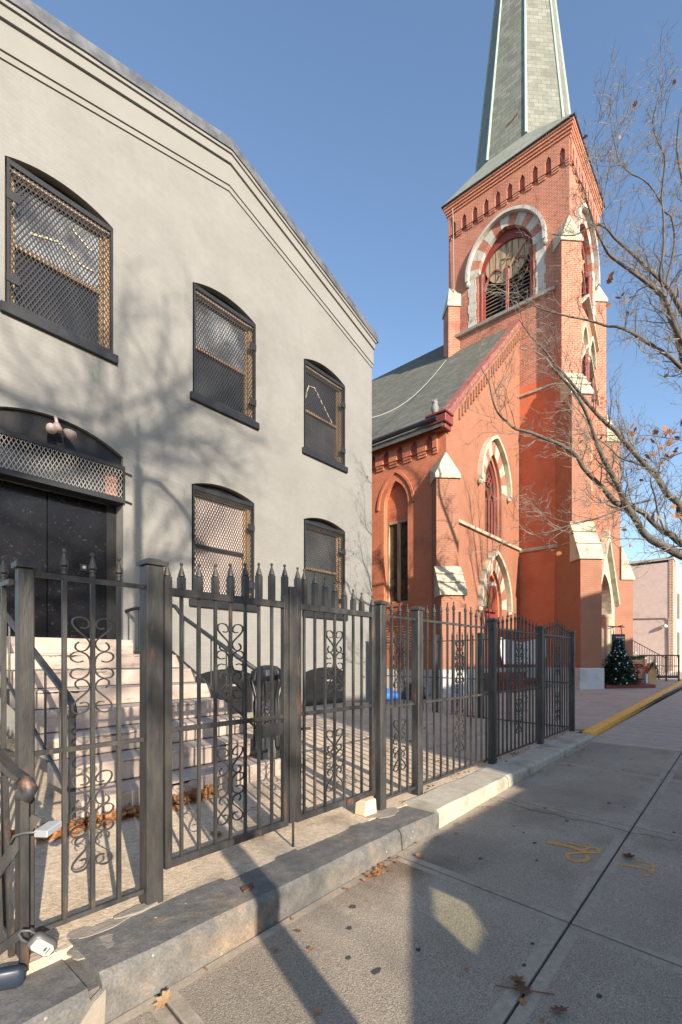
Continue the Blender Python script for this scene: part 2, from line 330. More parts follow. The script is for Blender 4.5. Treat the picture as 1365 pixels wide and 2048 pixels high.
# sidewalk slabs with real joints
def slabs(b, xs, ys, gz, gap=.007, th=.05, band=.06, skew=0.0):
    for i in range(len(xs) - 1):
        for j in range(len(ys) - 1):
            x0, x1, y0, y1 = xs[i] + gap, xs[i + 1] - gap, ys[j] + gap, ys[j + 1] - gap
            def P(x, y, dz=0): return (x + skew * (y - 1.0), y, gz(x) + dz)
            o = [P(x0, y0), P(x1, y0), P(x1, y1), P(x0, y1)]; e = .006
            lo = [P(x0, y0, -th), P(x1, y0, -th), P(x1, y1, -th), P(x0, y1, -th)]
            rim = [P(x0 + e, y0 + e, .003), P(x1 - e, y0 + e, .003), P(x1 - e, y1 - e, .003), P(x0 + e, y1 - e, .003)]
            k = band
            inn = [P(x0 + k, y0 + k, .003), P(x1 - k, y0 + k, .003), P(x1 - k, y1 - k, .003), P(x0 + k, y1 - k, .003)]
            for q in range(4):
                r2 = (q + 1) % 4
                b.cur = 1; b.face([lo[q], lo[r2], o[r2], o[q]]); b.face([o[q], o[r2], rim[r2], rim[q]]); b.face([rim[q], rim[r2], inn[r2], inn[q]])
            b.cur = 0; b.face(inn)
b = MB()
slabs(b, [-6.8, -4.9, -2.95, -1.0, .95, 2.80, 4.62, 6.5, 8.3], [-2.0, -.55, .755, 2.005], gz_walk, gap=.007, skew=.09)
structure(b.build('sidewalk', ['pavement', 'joint_band']))
b = MB(); b.box(-6.8, 8.5, -2.15, 2.0, -.45, -.40)
for i in range(8):
    xa, xb = -6.8 + i * 1.9, -6.8 + (i + 1) * 1.9
    b.face([(xa, -2.15, gz_walk(xa) - .012), (xb, -2.15, gz_walk(xb) - .012), (xb, 2.03, gz_walk(xb) - .012), (xa, 2.03, gz_walk(xa) - .012)])
structure(b.build('joint_soil', 'dirt'))
b = MB()
slabs(b, [8.32 + .0, 10.9, 13.4, 15.9, 18.4, 20.9, 23.4, 25.9, 28.4, 33, 40, 60], [-2.0, .755, 2.02], gz_walk, gap=.005, band=.03, skew=.05)
structure(b.build('driveway', ['pavement_far', 'joint_band']))
b = MB(); b.box(-7, 60, -2.22, -2.04, -.5, -.33)
for i in range(30):
    xa, xb = -7 + i * 2.2, -7 + (i + 1) * 2.2
    b.prism([(xa, -2.2, gz_walk(xa) - .3), (xa, -2.04, gz_walk(xa) - .3), (xa, -2.04, gz_walk(xa) - .002), (xa, -2.2, gz_walk(xa) - .002)], (xb - xa - .01, 0, gz_walk(xb) - gz_walk(xa)))
structure(b.build('street_kerb', 'kerb_pale'))
# yard inside the fence
b = MB()
def yz(y): return gz_yard(y)
ny = [2.32, 2.62, 3.3, 4.1, 5.0, 6.0, 7.0, 7.75]
for j in range(len(ny) - 1):
    b.face([(-3, ny[j], yz(ny[j])), (5.6, ny[j], yz(ny[j])), (5.6, ny[j + 1], yz(ny[j + 1])), (-3, ny[j + 1], yz(ny[j + 1]))])
b.face([(-3, 2.32, -.3), (5.6, 2.32, -.3), (5.6, 2.32, 0), (-3, 2.32, 0)])
structure(b.build('yard', 'yard'))
b = MB()
xs2 = [5.6, 6.8, 8.0, 9.2]
def slab_y(b, xs, ys, zf, gap=.012):
    for i in range(len(xs) - 1):
        for j in range(len(ys) - 1):
            x0, x1, y0, y1 = xs[i] + gap, xs[i + 1] - gap, ys[j] + gap, ys[j + 1] - gap
            top = [(x0, y0, zf(x0, y0)), (x1, y0, zf(x1, y0)), (x1, y1, zf(x1, y1)), (x0, y1, zf(x0, y1))]
            b.prism([(p[0], p[1], p[2] - .05) for p in top][::-1], (0, 0, .05)) if False else None
            lo = [(p[0], p[1], p[2] - .05) for p in top]
            b.face(top)
            for q in range(4): b.face([lo[q], lo[(q + 1) % 4], top[(q + 1) % 4], top[q]])
slab_y(b, xs2, [2.32, 3.4, 4.5, 5.6, 6.7, 7.75], lambda x, y: yz(y) + .006)
structure(b.build('yard_paving', 'forecourt'))
b = MB(); b.face([(5.6, 2.32, -.02), (9.25, 2.32, -.02), (9.25, 7.75, .16), (5.6, 7.75, .16)]); structure(b.build('yard_soil', 'dirt'))
b = MB()
slab_y(b, [9.2, 11.4, 13.6, 15.8, 18, 20.2, 22.4, 24.6, 27, 30, 36, 46, 60], [2.22, 4.2, 6.2, 8.2, 10.4, 13, 17, 24], lambda x, y: gz_court(x), .006)
structure(b.build('forecourt', 'forecourt'))
b = MB(); b.face([(9.2, 2.1, gz_court(9.2) - .03), (60, 2.1, gz_court(60) - .03), (60, 24, gz_court(60) - .03), (9.2, 24, gz_court(9.2) - .03)]); structure(b.build('forecourt_soil', 'dirt'))
b = MB(); b.face([(-3, 7.6, -.02), (13.9, 7.6, .0), (13.9, 24, .05), (-3, 24, .05)]); structure(b.build('passage_ground', 'forecourt'))

# raised kerb stones under the fence
def kerbstone(x0, x1, ztop, m, name, y0=2.0, y1=2.36, jag=.0):
    b = MB(); n = max(2, int((x1 - x0) / .12)); vs = []; fs = []
    for i in range(n + 1):
        x = x0 + (x1 - x0) * i / n; zb = gz_walk(x) - .09
        jy = lambda k: noise.noise(Vector((x * 3.1, k * 7.3, 1.7))) * jag
        vs += [(x, y0 + jy(1), zb), (x, y0 + jy(2) * .8, ztop - .03 + jy(3) * .3), (x, y0 + .03 + jy(2) * .8, ztop + jy(4) * .3), (x, y1 + jy(5) * 1.5, ztop + jy(6) * .3), (x, y1 + jy(5) * 1.5, zb)]
    for i in range(n):
        for k in range(4): fs.append((i * 5 + k, i * 5 + 5 + k, i * 5 + 6 + k, i * 5 + 1 + k))
    fs += [(4, 3, 2, 1, 0), (n * 5, n * 5 + 1, n * 5 + 2, n * 5 + 3, n * 5 + 4)]
    b.mesh(vs, fs); return structure(b.build(name, m))
kerbstone(-3, .755, -.045, 'bluestone', 'kerb_stone', jag=.03)
kerbstone(.80, 2.98, .0, 'bluestone', 'kerb_stone', jag=.022)
kerbstone(3.0, 3.52, -.005, 'bluestone', 'kerb_stone', jag=.02)
kerbstone(3.54, 5.05, .015, 'kerb_pale', 'kerb_stone', jag=.015)
kerbstone(5.07, 6.9, .02, 'kerb_pale', 'kerb_stone', jag=.015)
kerbstone(6.92, 8.75, .025, 'kerb_pale', 'kerb_stone', jag=.015)
b = MB(); b.box(-3, 9.0, 2.03, 2.36, -.3, -.052); structure(b.build('kerb_mortar', 'bluestone'))
# yellow kerb along the forecourt
b = MB(); n = 40; vs = []; fs = []
for i in range(n + 1):
    x = 8.77 + (36 - 8.77) * i / n; y = 2.03 + .019 * (x - 8.7); zt = max(gz_court(x), gz_walk(x) + .07) + .012; zb = gz_walk(x) - .05
    wob = noise.noise(Vector((x * 1.7, 3, 0))) * .015
    vs += [(x, y + wob, zb), (x, y + .012 + wob, zt - .02), (x, y + .035, zt), (x, y + .16 + wob, zt), (x, y + .16 + wob, zb)]
for i in range(n):
    for k in range(4): fs.append((i * 5 + k, i * 5 + 5 + k, i * 5 + 6 + k, i * 5 + 1 + k))
fs += [(4, 3, 2, 1, 0)]
b.mesh(vs, fs); structure(b.build('yellow_kerb', 'yellow'))
# mortar patches on the near kerb
def blob(cx, cy, z, rx, ry, seed, tilt=(0, 0)):
    pts = []
    for k in range(18):
        a = 2 * math.pi * k / 18; r = 1 + .45 * noise.noise(Vector((math.cos(a) * 1.3 + seed, math.sin(a) * 1.3, seed)))
        x, y = rx * r * math.cos(a), ry * r * math.sin(a); pts.append((cx + x, cy + y, z + tilt[0] * x + tilt[1] * y))
    return pts
b = MB()
b.prism(blob(.86, 2.24, -.004, .10, .07, 3.1), (0, 0, .007)); b.prism(blob(.96, 2.36, -.004, .12, .035, 5.2), (0, 0, .010))
b.prism(blob(1.12, 2.385, -.002, .10, .03, 8.2), (0, 0, .015)); b.prism(blob(.86, 2.40, -.008, .05, .04, 9.2), (0, 0, .012))
v = [(.66 + .18 * i / 6, 2.0 - .012, -.2 + .10 * (.5 + .5 * math.sin(i * 1.3)) * (i / 6)) for i in range(7)]
b.prism([(.62, 1.986, -.27), (.80, 1.986, -.27), (.81, 1.986, -.05), (.76, 1.986, -.08), (.70, 1.986, -.15), (.65, 1.986, -.2)], (0, .03, 0))
b.prism(blob(3.2, 2.34, .0, .17, .10, 2.2), (0, 0, .005))
structure(b.build('kerb_patch', 'patch'))

# ------------------------------------------------------------------ the white building
WY = 7.7
WF = F((0, WY, 0), X, -Y)
wb = thing('white_building', 'two storey white painted brick building with a gabled parapet and mesh covered windows', 'building', (5.45, WY, .1))
WIN = [(1.80, 3.25, 6.17, 8.20, 8.36, 'pane_plastic', 'pane_dark'), (4.67, 6.12, 6.17, 8.20, 8.36, 'pane_plastic', 'pane_dark'), (7.5, 8.94, 6.12, 8.16, 8.32, 'pane_dark', 'pane_mid'),
       (4.65, 6.08, 2.40, 4.50, 4.64, 'pane_blind', 'pane_blind'), (7.5, 8.94, 2.40, 4.50, 4.64, 'pane_mid', 'pane_mid')]
DOOR = (1.42, 3.41, 1.60, 4.58, 4.86)
HAT = [(4.72, 6.05, .12, .98, 1.10), (7.5, 8.94, .12, .98, 1.10)]
def ptop(x): return 11.18 - (x - 5.45) * .287 if x > 5.45 else 11.18 - (5.45 - x) * .262
outer = [(.6, -.2), (10.05, -.2), (10.05, ptop(10.05)), (5.45, 11.18), (.6, ptop(.6))]
holes = [seg_arch(*q[:5]) for q in WIN] + [seg_arch(*DOOR)] + [seg_arch(*h) for h in HAT]
b = MB(); b.wall(WF, outer, holes, .30)
b.face([(10.05, WY, -.2), (10.05, WY + 14, -.2), (10.05, WY + 14, ptop(10.05)), (10.05, WY, ptop(10.05))])
b.face([(.6, WY, -.2), (.6, WY, ptop(.6)), (.6, WY + 14, ptop(.6)), (.6, WY + 14, -.2)])
b.face([(.6, WY + 14, -.2), (.6, WY + 14, ptop(.6)), (5.45, WY + 14, 11.18), (10.05, WY + 14, ptop(10.05)), (10.05, WY + 14, -.2)])
b.build('wall', 'wall_white', wb)
b = MB(); b.face([(.6, WY + .05, ptop(.6)), (5.45, WY + .05, 11.18), (5.45, WY + 14, 11.18), (.6, WY + 14, ptop(.6))]); b.face([(5.45, WY + .05, 11.18), (10.05, WY + .05, ptop(10.05)), (10.05, WY + 14, ptop(10.05)), (5.45, WY + 14, 11.18)])
b.build('roof', 'lead', wb)
def band(off0, off1, proud, name, m, xr=10.05):
    b = MB()
    for xa, xb in ((.6, 5.45), (5.45, xr)):
        b.prism([WF(xa, ptop(xa) + off0, .0), WF(xb, ptop(xb) + off0, .0), WF(xb, ptop(xb) + off1, .0), WF(xa, ptop(xa) + off1, .0)], (0, -proud, 0))
    return b.build(name, m, wb)
band(-.24, -.075, .085, 'parapet_moulding', 'wall_trim', 10.09); band(-.072, 0.0, .115, 'parapet_moulding', 'wall_trim', 10.11)
band(-.64, -.243, .045, 'parapet_moulding', 'wall_trim', 10.07); band(-.735, -.643, .022, 'parapet_moulding', 'wall_trim', 10.055)
b = MB()
for xa, xb in ((.6, 5.45), (5.45, 10.17)):
    n = 24
    for i in range(n):
        x0 = xa + (xb - xa) * i / n; x1 = xa + (xb - xa) * (i + 1) / n
        lo = lambda x: ptop(x) - .015 + .02 * noise.noise(Vector((x * 2.3, 0, 5)))
        hi = lambda x: ptop(x) + .20 + .012 * noise.noise(Vector((x * 3.3, 4, 5)))
        b.prism([(x0, WY - .14, lo(x0)), (x1, WY - .14, lo(x1)), (x1, WY - .12, hi(x1)), (x0, WY - .12, hi(x0))], (0, .5, 0))
b.build('coping', 'lead', wb)
def strands(b, fr, a0, a1, b0, b1, dw, dh, d, wd=.011, th=.005):
    k = dh / dw
    for sgn in (1, -1):
        c = (b0 - sgn * k * (a1 if sgn > 0 else a0)); c = b0 - k * a1 if sgn > 0 else b0 + k * a0
        top = b1 - k * a0 if sgn > 0 else b1 + k * a1
        while c < top:
            pts = []
            for a in (a0, a1):
                z = sgn * k * a + c
                if b0 <= z <= b1: pts.append((a, z))
            for z in (b0, b1):
                a = (z - c) / (sgn * k)
                if a0 < a < a1: pts.append((a, z))
            if len(pts) >= 2:
                p, q = pts[0], pts[1]
                if (p[0] - q[0]) ** 2 + (p[1] - q[1]) ** 2 > .0004:
                    dd = d + (.002 if sgn > 0 else -.002)
                    b.bar(fr(p[0], p[1], dd), fr(q[0], q[1], dd), wd, fr.u, th)
            c += dh
def window(x0, x1, zb, zs, zc, up, low, i):
    fb = MB(); dp = -.17                                # wooden box frame set back in the opening
    fb.fbox(WF, x0, x0 + .10, zb, zs - .02, dp - .08, dp + .06); fb.fbox(WF, x1 - .10, x1, zb, zs - .02, dp - .08, dp + .06)
    fb.fbox(WF, x0 + .10, x1 - .10, zs - .14, zs - .02, dp - .08, dp + .05)
    fb.fbox(WF, x1 - .15, x1 - .10, zb, zs - .14, dp - .08, dp + .015); fb.fbox(WF, x0 + .10, x0 + .15, zb, zs - .14, dp - .08, dp + .015)
    zm = (zb + zs) / 2 - .02
    wn = fb.build('window', 'wood_tan' if i != 3 else ('wood_tan'), wb)
    rb = MB(); rb.fbox(WF, x0 + .15, x1 - .15, zm - .03, zm + .03, dp - .06, dp + .02); rb.build('meeting_rail', 'wood_tan' if i != 3 else 'frame_dark', wn)
    rb = MB(); rb.fbox(WF, x0 + .15, x1 - .15, zb, zb + .06, dp - .07, dp + .01); rb.build('bottom_rail', 'wood_tan' if i != 3 else 'frame_dark', wn)
    p = MB(); p.face([WF(x0 + .15, zm, dp - .01), WF(x1 - .15, zm, dp - .01), WF(x1 - .15, zs - .14, dp - .01), WF(x0 + .15, zs - .14, dp - .01)]); p.build('pane', up, wn)
    p = MB(); p.face([WF(x0 + .15, zb, dp - .04), WF(x1 - .15, zb, dp - .04), WF(x1 - .15, zm, dp - .04), WF(x0 + .15, zm, dp - .04)]); p.build('pane', low, wn)
    h = MB()                                            # dark board filling the arched head
    hd = seg_arch(x0 + .002, x1 - .002, zs - .14, zs - .001, zc - .002); h.prism([WF(a, c, -.13) for a, c in hd], (0, .04, 0)); h.build('head_board', 'black', wn)
    g = MB(); t = .035; ga, gb = x0 + .02, x1 - .005; gt = zs - .01
    g.fbox(WF, ga, ga + t, zb + .02, gt, -.03, .012); g.fbox(WF, gb - t, gb, zb + .02, gt, -.03, .012)
    g.fbox(WF, ga + t, gb - t, gt - .075, gt, -.028, .010); g.fbox(WF, ga + t, gb - t, zb + .02, zb + .055, -.028, .010)
    for zz in ((zb + (zs - zb) * .16), (zb + (zs - zb) * .72)):
        if i not in (0,): g.fbox(WF, gb - .16, gb + .005, zz, zz + .13, .013, .022)
        else: g.fbox(WF, ga - .005, ga + .15, zz, zz + .13, .013, .022)
    gr = g.build('security_grille', 'frame_dark', wn)
    ms = MB(); strands(ms, WF, ga + t, gb - t, zb + .055, gt - .075, .056, .105, -.008); ms.build('mesh', 'grille', wn)
    s2 = MB(); s2.fbox(WF, x0 - .06, x1 + .06, zb - .14, zb - .004, -.14, .06); s2.build('sill', 'frame_dark', wn, bevel=.008)
    if i == 2:                                          # a pale cord looped behind the glass of the upper right window
        c = MB(); c.ribbon([WF(x0 + .16, zb + 1.10, dp + .002), WF(x0 + .32, zb + 1.62, dp + .002), WF(x0 + .52, zb + 1.66, dp + .002), WF(x1 - .24, zb + 1.0, dp + .002)], (0, .004, 0), .03); c.build('curtain_cord', 'straw', wn)
    if i == 0:
        c = MB()
        c.ribbon([WF(x0 + .35, zb + 1.30, dp + .002), WF(x0 + .7, zb + 1.42, dp + .002), WF(x0 + 1.05, zb + 1.27, dp + .002), WF(x1 - .22, zb + 1.3, dp + .002)], (0, .004, 0), .03)
        c.ribbon([WF(x1 - .55, zb + 1.75, dp + .002), WF(x1 - .3, zb + 1.6, dp + .002), WF(x1 - .22, zb + 1.62, dp + .002)], (0, .004, 0), .025); c.build('curtain_cord', 'straw', wn)
for i, q in enumerate(WIN): window(*q, i)
for h in HAT:
    m = MB(); pl = seg_arch(h[0] + .005, h[1] - .005, h[2], h[3], h[4]); m.prism([WF(a, c, -.03) for a, c in pl], (0, .03, 0))
    hh = m.build('basement_hatch', 'black', wb)
    m = MB(); m.fbox(WF, (h[0] + h[1]) / 2 + .08, (h[0] + h[1]) / 2 + .26, h[3] - .22, h[3] - .18, -.03, -.012); m.build('latch', 'conduit', hh)
# entrance doors
x0, x1, zb, zs, zc = DOOR
db = MB(); dp = -.28
dr = MB(); dr.fbox(WF, x0 + .02, 2.395, zb + .02, 3.86, dp - .05, dp)
d1 = dr.build('door', 'door', wb, bevel=.006)
dr = MB(); dr.fbox(WF, 2.405, x1 - .16, zb + .02, 3.86, dp - .05, dp)
d2 = dr.build('door', 'door', wb, bevel=.006)
k = MB(); k.fbox(WF, 2.405, 2.45, zb + .02, 3.86, dp + .001, dp + .012); k.build('astragal', 'door', d2)
k = MB(); k.fbox(WF, 2.86, 2.96, 2.70, 2.80, dp + .001, dp + .006); k.build('lock_plate', 'frame_dark', d2)
k = MB(); k.tube([WF(2.91, 2.75, dp + .007), WF(2.91, 2.75, dp + .03)], .026, 10); k.build('lock', 'silver', d2)
k = MB(); k.fbox(WF, x1 - .16, x1 - .002, zb, 3.82, dp - .05, dp + .03); k.build('door_jamb', 'black', wb)
k = MB(); k.fbox(WF, x0 - .005, x1 + .01, 3.82, 3.90, -.24, .05); k.fbox(WF, x0 - .005, x1 + .01, 4.36, 4.42, -.06, .05); k.fbox(WF, x1 - .03, x1 + .01, 3.90, 4.36, -.2, .05)
k.tube([WF(x1 + .01, 4.33, .03), WF(x1 + .13, 4.31, .03)], .011); k.tube([WF(x1 + .01, 3.87, .03), WF(x1 + .13, 3.85, .03)], .011)
tr = k.build('transom_grille', 'frame_dark', wb)
k = MB(); strands(k, WF, x0, x1 - .03, 3.90, 4.36, .056, .105, .03, .010); k.build('mesh', 'mesh_pale', tr)
k = MB(); k.face([WF(x0, 3.8, -.2), WF(x1 - .15, 3.8, -.2), WF(x1 - .15, 4.5, -.2), WF(x0, 4.5, -.2)]); k.build('pane', 'pane_mid', tr)
k = MB(); k.fbox(WF, x1 - .22, x1 - .04, 3.92, 4.34, -.19, -.15); k.build('brick_pier', 'brick', tr)
k = MB(); hd = seg_arch(x0 + .002, x1 - .002, 4.40, zs, zc - .003); k.prism([WF(a, c, -.07) for a, c in hd], (0, .04, 0)); k.build('head_board', 'black', wb)
# floodlight over the door
fl = thing('floodlight', 'dusty pink twin floodlight above the black double door', 'light', (2.42, WY - .07, 4.70))
k = MB(); k.tube([WF(2.42, 4.86, .0), WF(2.42, 4.70, .09)], .025, 8); k.tube([WF(2.42, 4.72, .05), WF(2.42, 4.62, .14)], .05, 10); k.build('bracket', 'flood', fl, smooth=True)
for a, dx in ((2.32, -.05), (2.55, .06)):
    k = MB(); c = WF(a, 4.62, .14); ax = Vector((dx * 3, -.7, -.45)).normalized()
    k.tube([c - ax * .11, c - ax * .07, c, c + ax * .10], [.02, .045, .06, .072], 12); k.build('lamp_head', 'flood', fl, smooth=True)

# ------------------------------------------------------------------ stoop with railings
st = thing('stoop', 'pinkish painted concrete stoop of seven steps up to the black door', 'steps', (2.42, 5.8, 0))
SX0, SX1 = 1.38, 3.50; rise, tread, SY = .19, .378, 3.82
b = MB()
for kx in range(7):
    y0 = SY + kx * tread; zt = .03 + (kx + 1) * rise; y1 = WY if kx == 6 else y0 + tread + .03
    b.box(SX0, SX1, y0, y1, zt - rise - (.03 if kx == 0 else 0) + .006, zt)
s1 = b.build('steps', 'step', st, bevel=.014, bseg=2)
for kx in range(7): b = MB(); y0 = SY + kx * tread; zt = .03 + kx * rise; b.box(SX0 + .004, SX1 - .004, y0 - .006, y0 + .05, zt - .02, zt + .008); b.build('step_joint', 'dirt', s1)
b = MB(); b.box(SX0 + .02, SX1 - .02, SY + .3, WY, -.1, .0); b.build('base', 'step', st)
b = MB(); b.box(1.40, 3.44, WY - .32, WY + .0, 1.36, 1.598); b.build('threshold', 'step', st, bevel=.02)
def stoop_rail(xr, label, name='stoop_railing', newel=True, short=False):
    t = thing(name, label, 'railing', (xr, SY + .2, .2))
    zt0, ye = 1.36, SY + 6 * tread + .1
    yb = SY + .28 if newel else SY + .12; zb_ = 1.07 if newel else 1.02
    k = MB(); k.tube([(xr, WY - .02, zt0 + .72), (xr, WY - .3, zt0 + .74), (xr, ye + .15, zt0 + .73), (xr, ye - .05, zt0 + .68), (xr, ye - .25, zt0 + .52), (xr, yb, zb_)] + ([] if newel else [(xr, yb - .10, zb_ - .06), (xr, yb - .13, zb_ - .13), (xr, yb - .07, zb_ - .16)]), .028, 10)
    k.build('handrail', 'iron_dark', t, smooth=True)
    k = MB(); k.tube([(xr, WY - .02, zt0 + .05), (xr, ye + .05, zt0 + .05), (xr, ye - .1, zt0 - .02), (xr, yb, zb_ - .68 if newel else zb_ - .72)], .016, 6); k.build('bottom_rail', 'iron_dark', t)
    n = 11
    for i in range(n):
        y = WY - .12 - (WY - .12 - yb - .15) * i / (n - 1)
        if y > ye: za, zb2 = zt0 + .05, zt0 + .73
        else:
            f = (y - yb) / (ye - yb); za = (zb_ - .68) * (1 - f) + (zt0 + .03) * f; zb2 = zb_ * (1 - f) + (zt0 + .66) * f
        k = MB(); k.tube([(xr, y, za), (xr, y, zb2)], .010, 5); k.build('baluster', 'iron_dark', t)
    if not newel:
        k = MB(); k.box(xr - .02, xr + .02, yb - .12, yb - .08, -.0, zb_ - .10); k.build('newel', 'iron_dark', t)
    else:
        k = MB(); c = (xr - .09, SY + .20, .22)
        k.lathe(c, [(.165, 0), (.165, .07), (.15, .09), (.138, .25), (.150, .26), (.150, .29), (.135, .31), (.128, .62), (.135, .72), (.16, .80), (.178, .86), (.178, .90), (.16, .96), (.11, 1.0), (.03, 1.012)], 8, True)
        nw = k.build('newel', 'iron_dark', t)
        k = MB()
        for q in range(8):
            an = 2 * math.pi * q / 8; ux, uy = math.cos(an), math.sin(an)
            k.tube([(c[0] + ux * .152, c[1] + uy * .152, c[2] + .10), (c[0] + ux * .14, c[1] + uy * .14, c[2] + .40), (c[0] + ux * .138, c[1] + uy * .138, c[2] + .66), (c[0] + ux * .185, c[1] + uy * .185, c[2] + .84), (c[0] + ux * .165, c[1] + uy * .165, c[2] + .95)], .012, 5)
        for q in range(4):
            an = -math.pi / 2 - .6 + q * 1.57; ux, uy = math.cos(an), math.sin(an); tx, ty = -uy, ux
            k.tube([(c[0] + ux * .15 + tx * .04 * math.sin(j * .9), c[1] + uy * .15 + ty * .04 * math.sin(j * .9), c[2] + .34 + .04 * j) for j in range(8)], .007, 4)
        k.build('moulding', 'iron_dark', nw)
    return t
rgs = random.Random(4)
for kx in range(7):                       # paint worn off along the nosings
    y0 = SY + kx * tread; zt = .03 + (kx + 1) * rise
    for q in range(rgs.choice((2, 3, 4))):
        xa = rgs.uniform(SX0 + .1, SX1 - .6); L_ = rgs.uniform(.12, .55); n_ = max(5, int(L_ / .025)); up = [(xa + L_ * i / n_, zt - .013 - .006 * rgs.random()) for i in range(n_ + 1)]
        lo = [(x, z - rgs.uniform(.006, .030) * math.sin(math.pi * (i + .5) / (n_ + 1)) - .002) for i, (x, z) in enumerate(up)]
        b = MB(); b.prism([(x, y0 - .0015, z) for x, z in up] + [(x, y0 - .0015, z) for x, z in reversed(lo)], (0, .004, 0)); b.build('worn_patch', 'worn', s1)
stoop_rail(SX1 - .05, 'black handrail with an ornate iron newel down the right side of the stoop')
stoop_rail(SX0 - .06, 'black handrail with a curled end down the left side of the stoop', newel=False)
b = MB(); b.box(4.55, 10.0, 6.72, WY, .05, .155)
structure(b.build('apron_slab', 'forecourt', bevel=.01))

# ------------------------------------------------------------------ iron fence, gates
FY = 2.42
def spiral(c, r0, r1, a0, a1, n=10): return [(c[0] + (r0 + (r1 - r0) * i / n) * math.cos(a0 + (a1 - a0) * i / n), c[1] + (r0 + (r1 - r0) * i / n) * math.sin(a0 + (a1 - a0) * i / n)) for i in range(n + 1)]
def scroll_side(s=1):                     # ornament half in a .086 x .46 field, y downwards from the top, x from the bar
    P = []
    heart = [(0.0043, -0.1271), (0.0122, -0.1115), (0.0252, -0.0975), (0.0612, -0.0663), (0.0806, -0.0445), (0.0864, -0.0234), (0.077, -0.0062), (0.0504, 0.0), (0.0252, -0.0078), (0.0101, -0.0273), (0.0115, -0.0429), (0.0288, -0.0523), (0.0482, -0.0491)]
    c1 = [(0.0562, -0.1193), (0.0706, -0.1334), (0.0698, -0.1521), (0.0504, -0.163), (0.0266, -0.1583), (0.0108, -0.1396), (0.0043, -0.117)]
    c2 = [(0.036, -0.2106), (0.0612, -0.2161), (0.0864, -0.2051), (0.0929, -0.1849), (0.0756, -0.1685), (0.0432, -0.1677), (0.0194, -0.1817), (0.0072, -0.2028), (0.0043, -0.2301)]
    for q in (heart, c1, c2):
        P.append(q); P.append([(x, -.462 - y) for x, y in q])
    return P
SCR = scroll_side()
def smooth_pts(q, n=3):
    out = []
    for i in range(len(q) - 1):
        p0 = q[max(i - 1, 0)]; p1 = q[i]; p2 = q[i + 1]; p3 = q[min(i + 2, len(q) - 1)]
        for j in range(n):
            t = j / n; out.append(tuple(.5 * ((2 * p1[k]) + (-p0[k] + p2[k]) * t + (2 * p0[k] - 5 * p1[k] + 4 * p2[k] - p3[k]) * t * t + (-p0[k] + 3 * p1[k] - 3 * p2[k] + p3[k]) * t ** 3) for k in (0, 1)))
    return out + [q[-1]]
SCR = [smooth_pts(q) for q in SCR]
def scroll(fr, a, zt, parent, ir='iron', sx=1.0):
    k = MB()
    for q in SCR:
        for sg in (1, -1): k.ribbon([fr(a + sg * (x * sx + .006), zt + y, 0) for x, y in q], fr.n * .013, .0055)
    return k.build('scroll', ir, parent)
def finial_mb(fr, a, z, big=True):
    k = MB(); c = fr(a, z, 0)
    k.lathe(c, [(.011, -.034), (.0155, -.030), (.0155, -.020), (.0115, -.017), (.0115, -.009), (.0155, -.006), (.0155, .001), (.011, .004), (.021, .010), (.019, .020), (.011, .046), (.006, .064), (.0045, .068), (.0085, .073), (.0102, .079), (.0085, .085), (.003, .089)], 8, False)
    return k
def picket(fr, a, zb, zt, parent, ir='iron', finial=True, r=.0095, fat=0.0):
    k = MB(); k.fbox(fr, a - r, a + r, zb, zt, -r, r)
    if fat: k.fbox(fr, a - fat, a + fat, fat_z, zt, -fat, fat)
    p = k.build('picket', ir, parent)
    if finial: finial_mb(fr, a, zt + .03).build('finial', ir, p, smooth=False)
    return p
fat_z = 1.68
def post(fr, a, zt, parent, ir='iron', hw=.042, zb=-.02):
    k = MB(); k.fbox(fr, a - hw, a + hw, zb, zt - .028, -hw, hw); p = k.build('post', ir, parent, bevel=.006)
    k = MB(); c = hw + .011; k.fbox(fr, a - c, a + c, zt - .028, zt - .006, -c, c)
    t = [fr(a - c, zt - .006, -c), fr(a + c, zt - .006, -c), fr(a + c, zt - .006, c), fr(a - c, zt - .006, c)]; m = [fr(a - .03, zt + .008, -.03), fr(a + .03, zt + .008, -.03), fr(a + .03, zt + .008, .03), fr(a - .03, zt + .008, .03)]
    k.face(m)
    for q in range(4): k.face([t[q], t[(q + 1) % 4], m[(q + 1) % 4], m[q]])
    k.build('post_cap', ir, p)
def panel(fr, a0, a1, n, parent, ir='iron', arch=.0, zt=1.675, scr=None, missing=None, zl=.075, dz=0.0):
    for z in (zt, .875, zl):
        k = MB(); k.fbox(fr, a0, a1, z - .011 + dz, z + .011 + dz, -.011, .011); k.build('rail', ir, parent)
    for i in range(n):
        a = a0 + (a1 - a0) * (i + 1) / (n + 1); top = zt + .014 + arch * (1 - abs(2 * (i + 1) / (n + 1) - 1))
        picket(fr, a, zl + dz, top + dz, parent, ir, finial=(i != missing))
        if scr is not None and i in scr: scroll(fr, a, 1.50 + dz, parent, ir); scroll(fr, a, .745 + dz, parent, ir)
FF = F((0, FY, 0), X, -Y)
fn = thing('iron_fence', 'weathered iron fence with spear tips and scrolls running right of the gates beside the kerb', 'fence', (3.25, FY, 0))
posts = [3.275, 3.876, 5.615, 7.36, 9.03]
for x in posts: post(FF, x, 1.795, fn)
panel(FF, posts[0] + .043, posts[1] - .043, 3, fn, scr=[1], arch=.005)
panel(FF, posts[1] + .043, posts[2] - .043, 11, fn, scr=[5], arch=.13, missing=5)
panel(FF, posts[2] + .043, posts[3] - .043, 11, fn, scr=[5], arch=.13)
panel(FF, posts[3] + .043, posts[4] - .043, 11, fn, scr=[5], arch=.13)
fl_ = thing('iron_fence', 'short weathered fence section with three spear tipped bars left of the gates', 'fence', (.64, FY, 0))
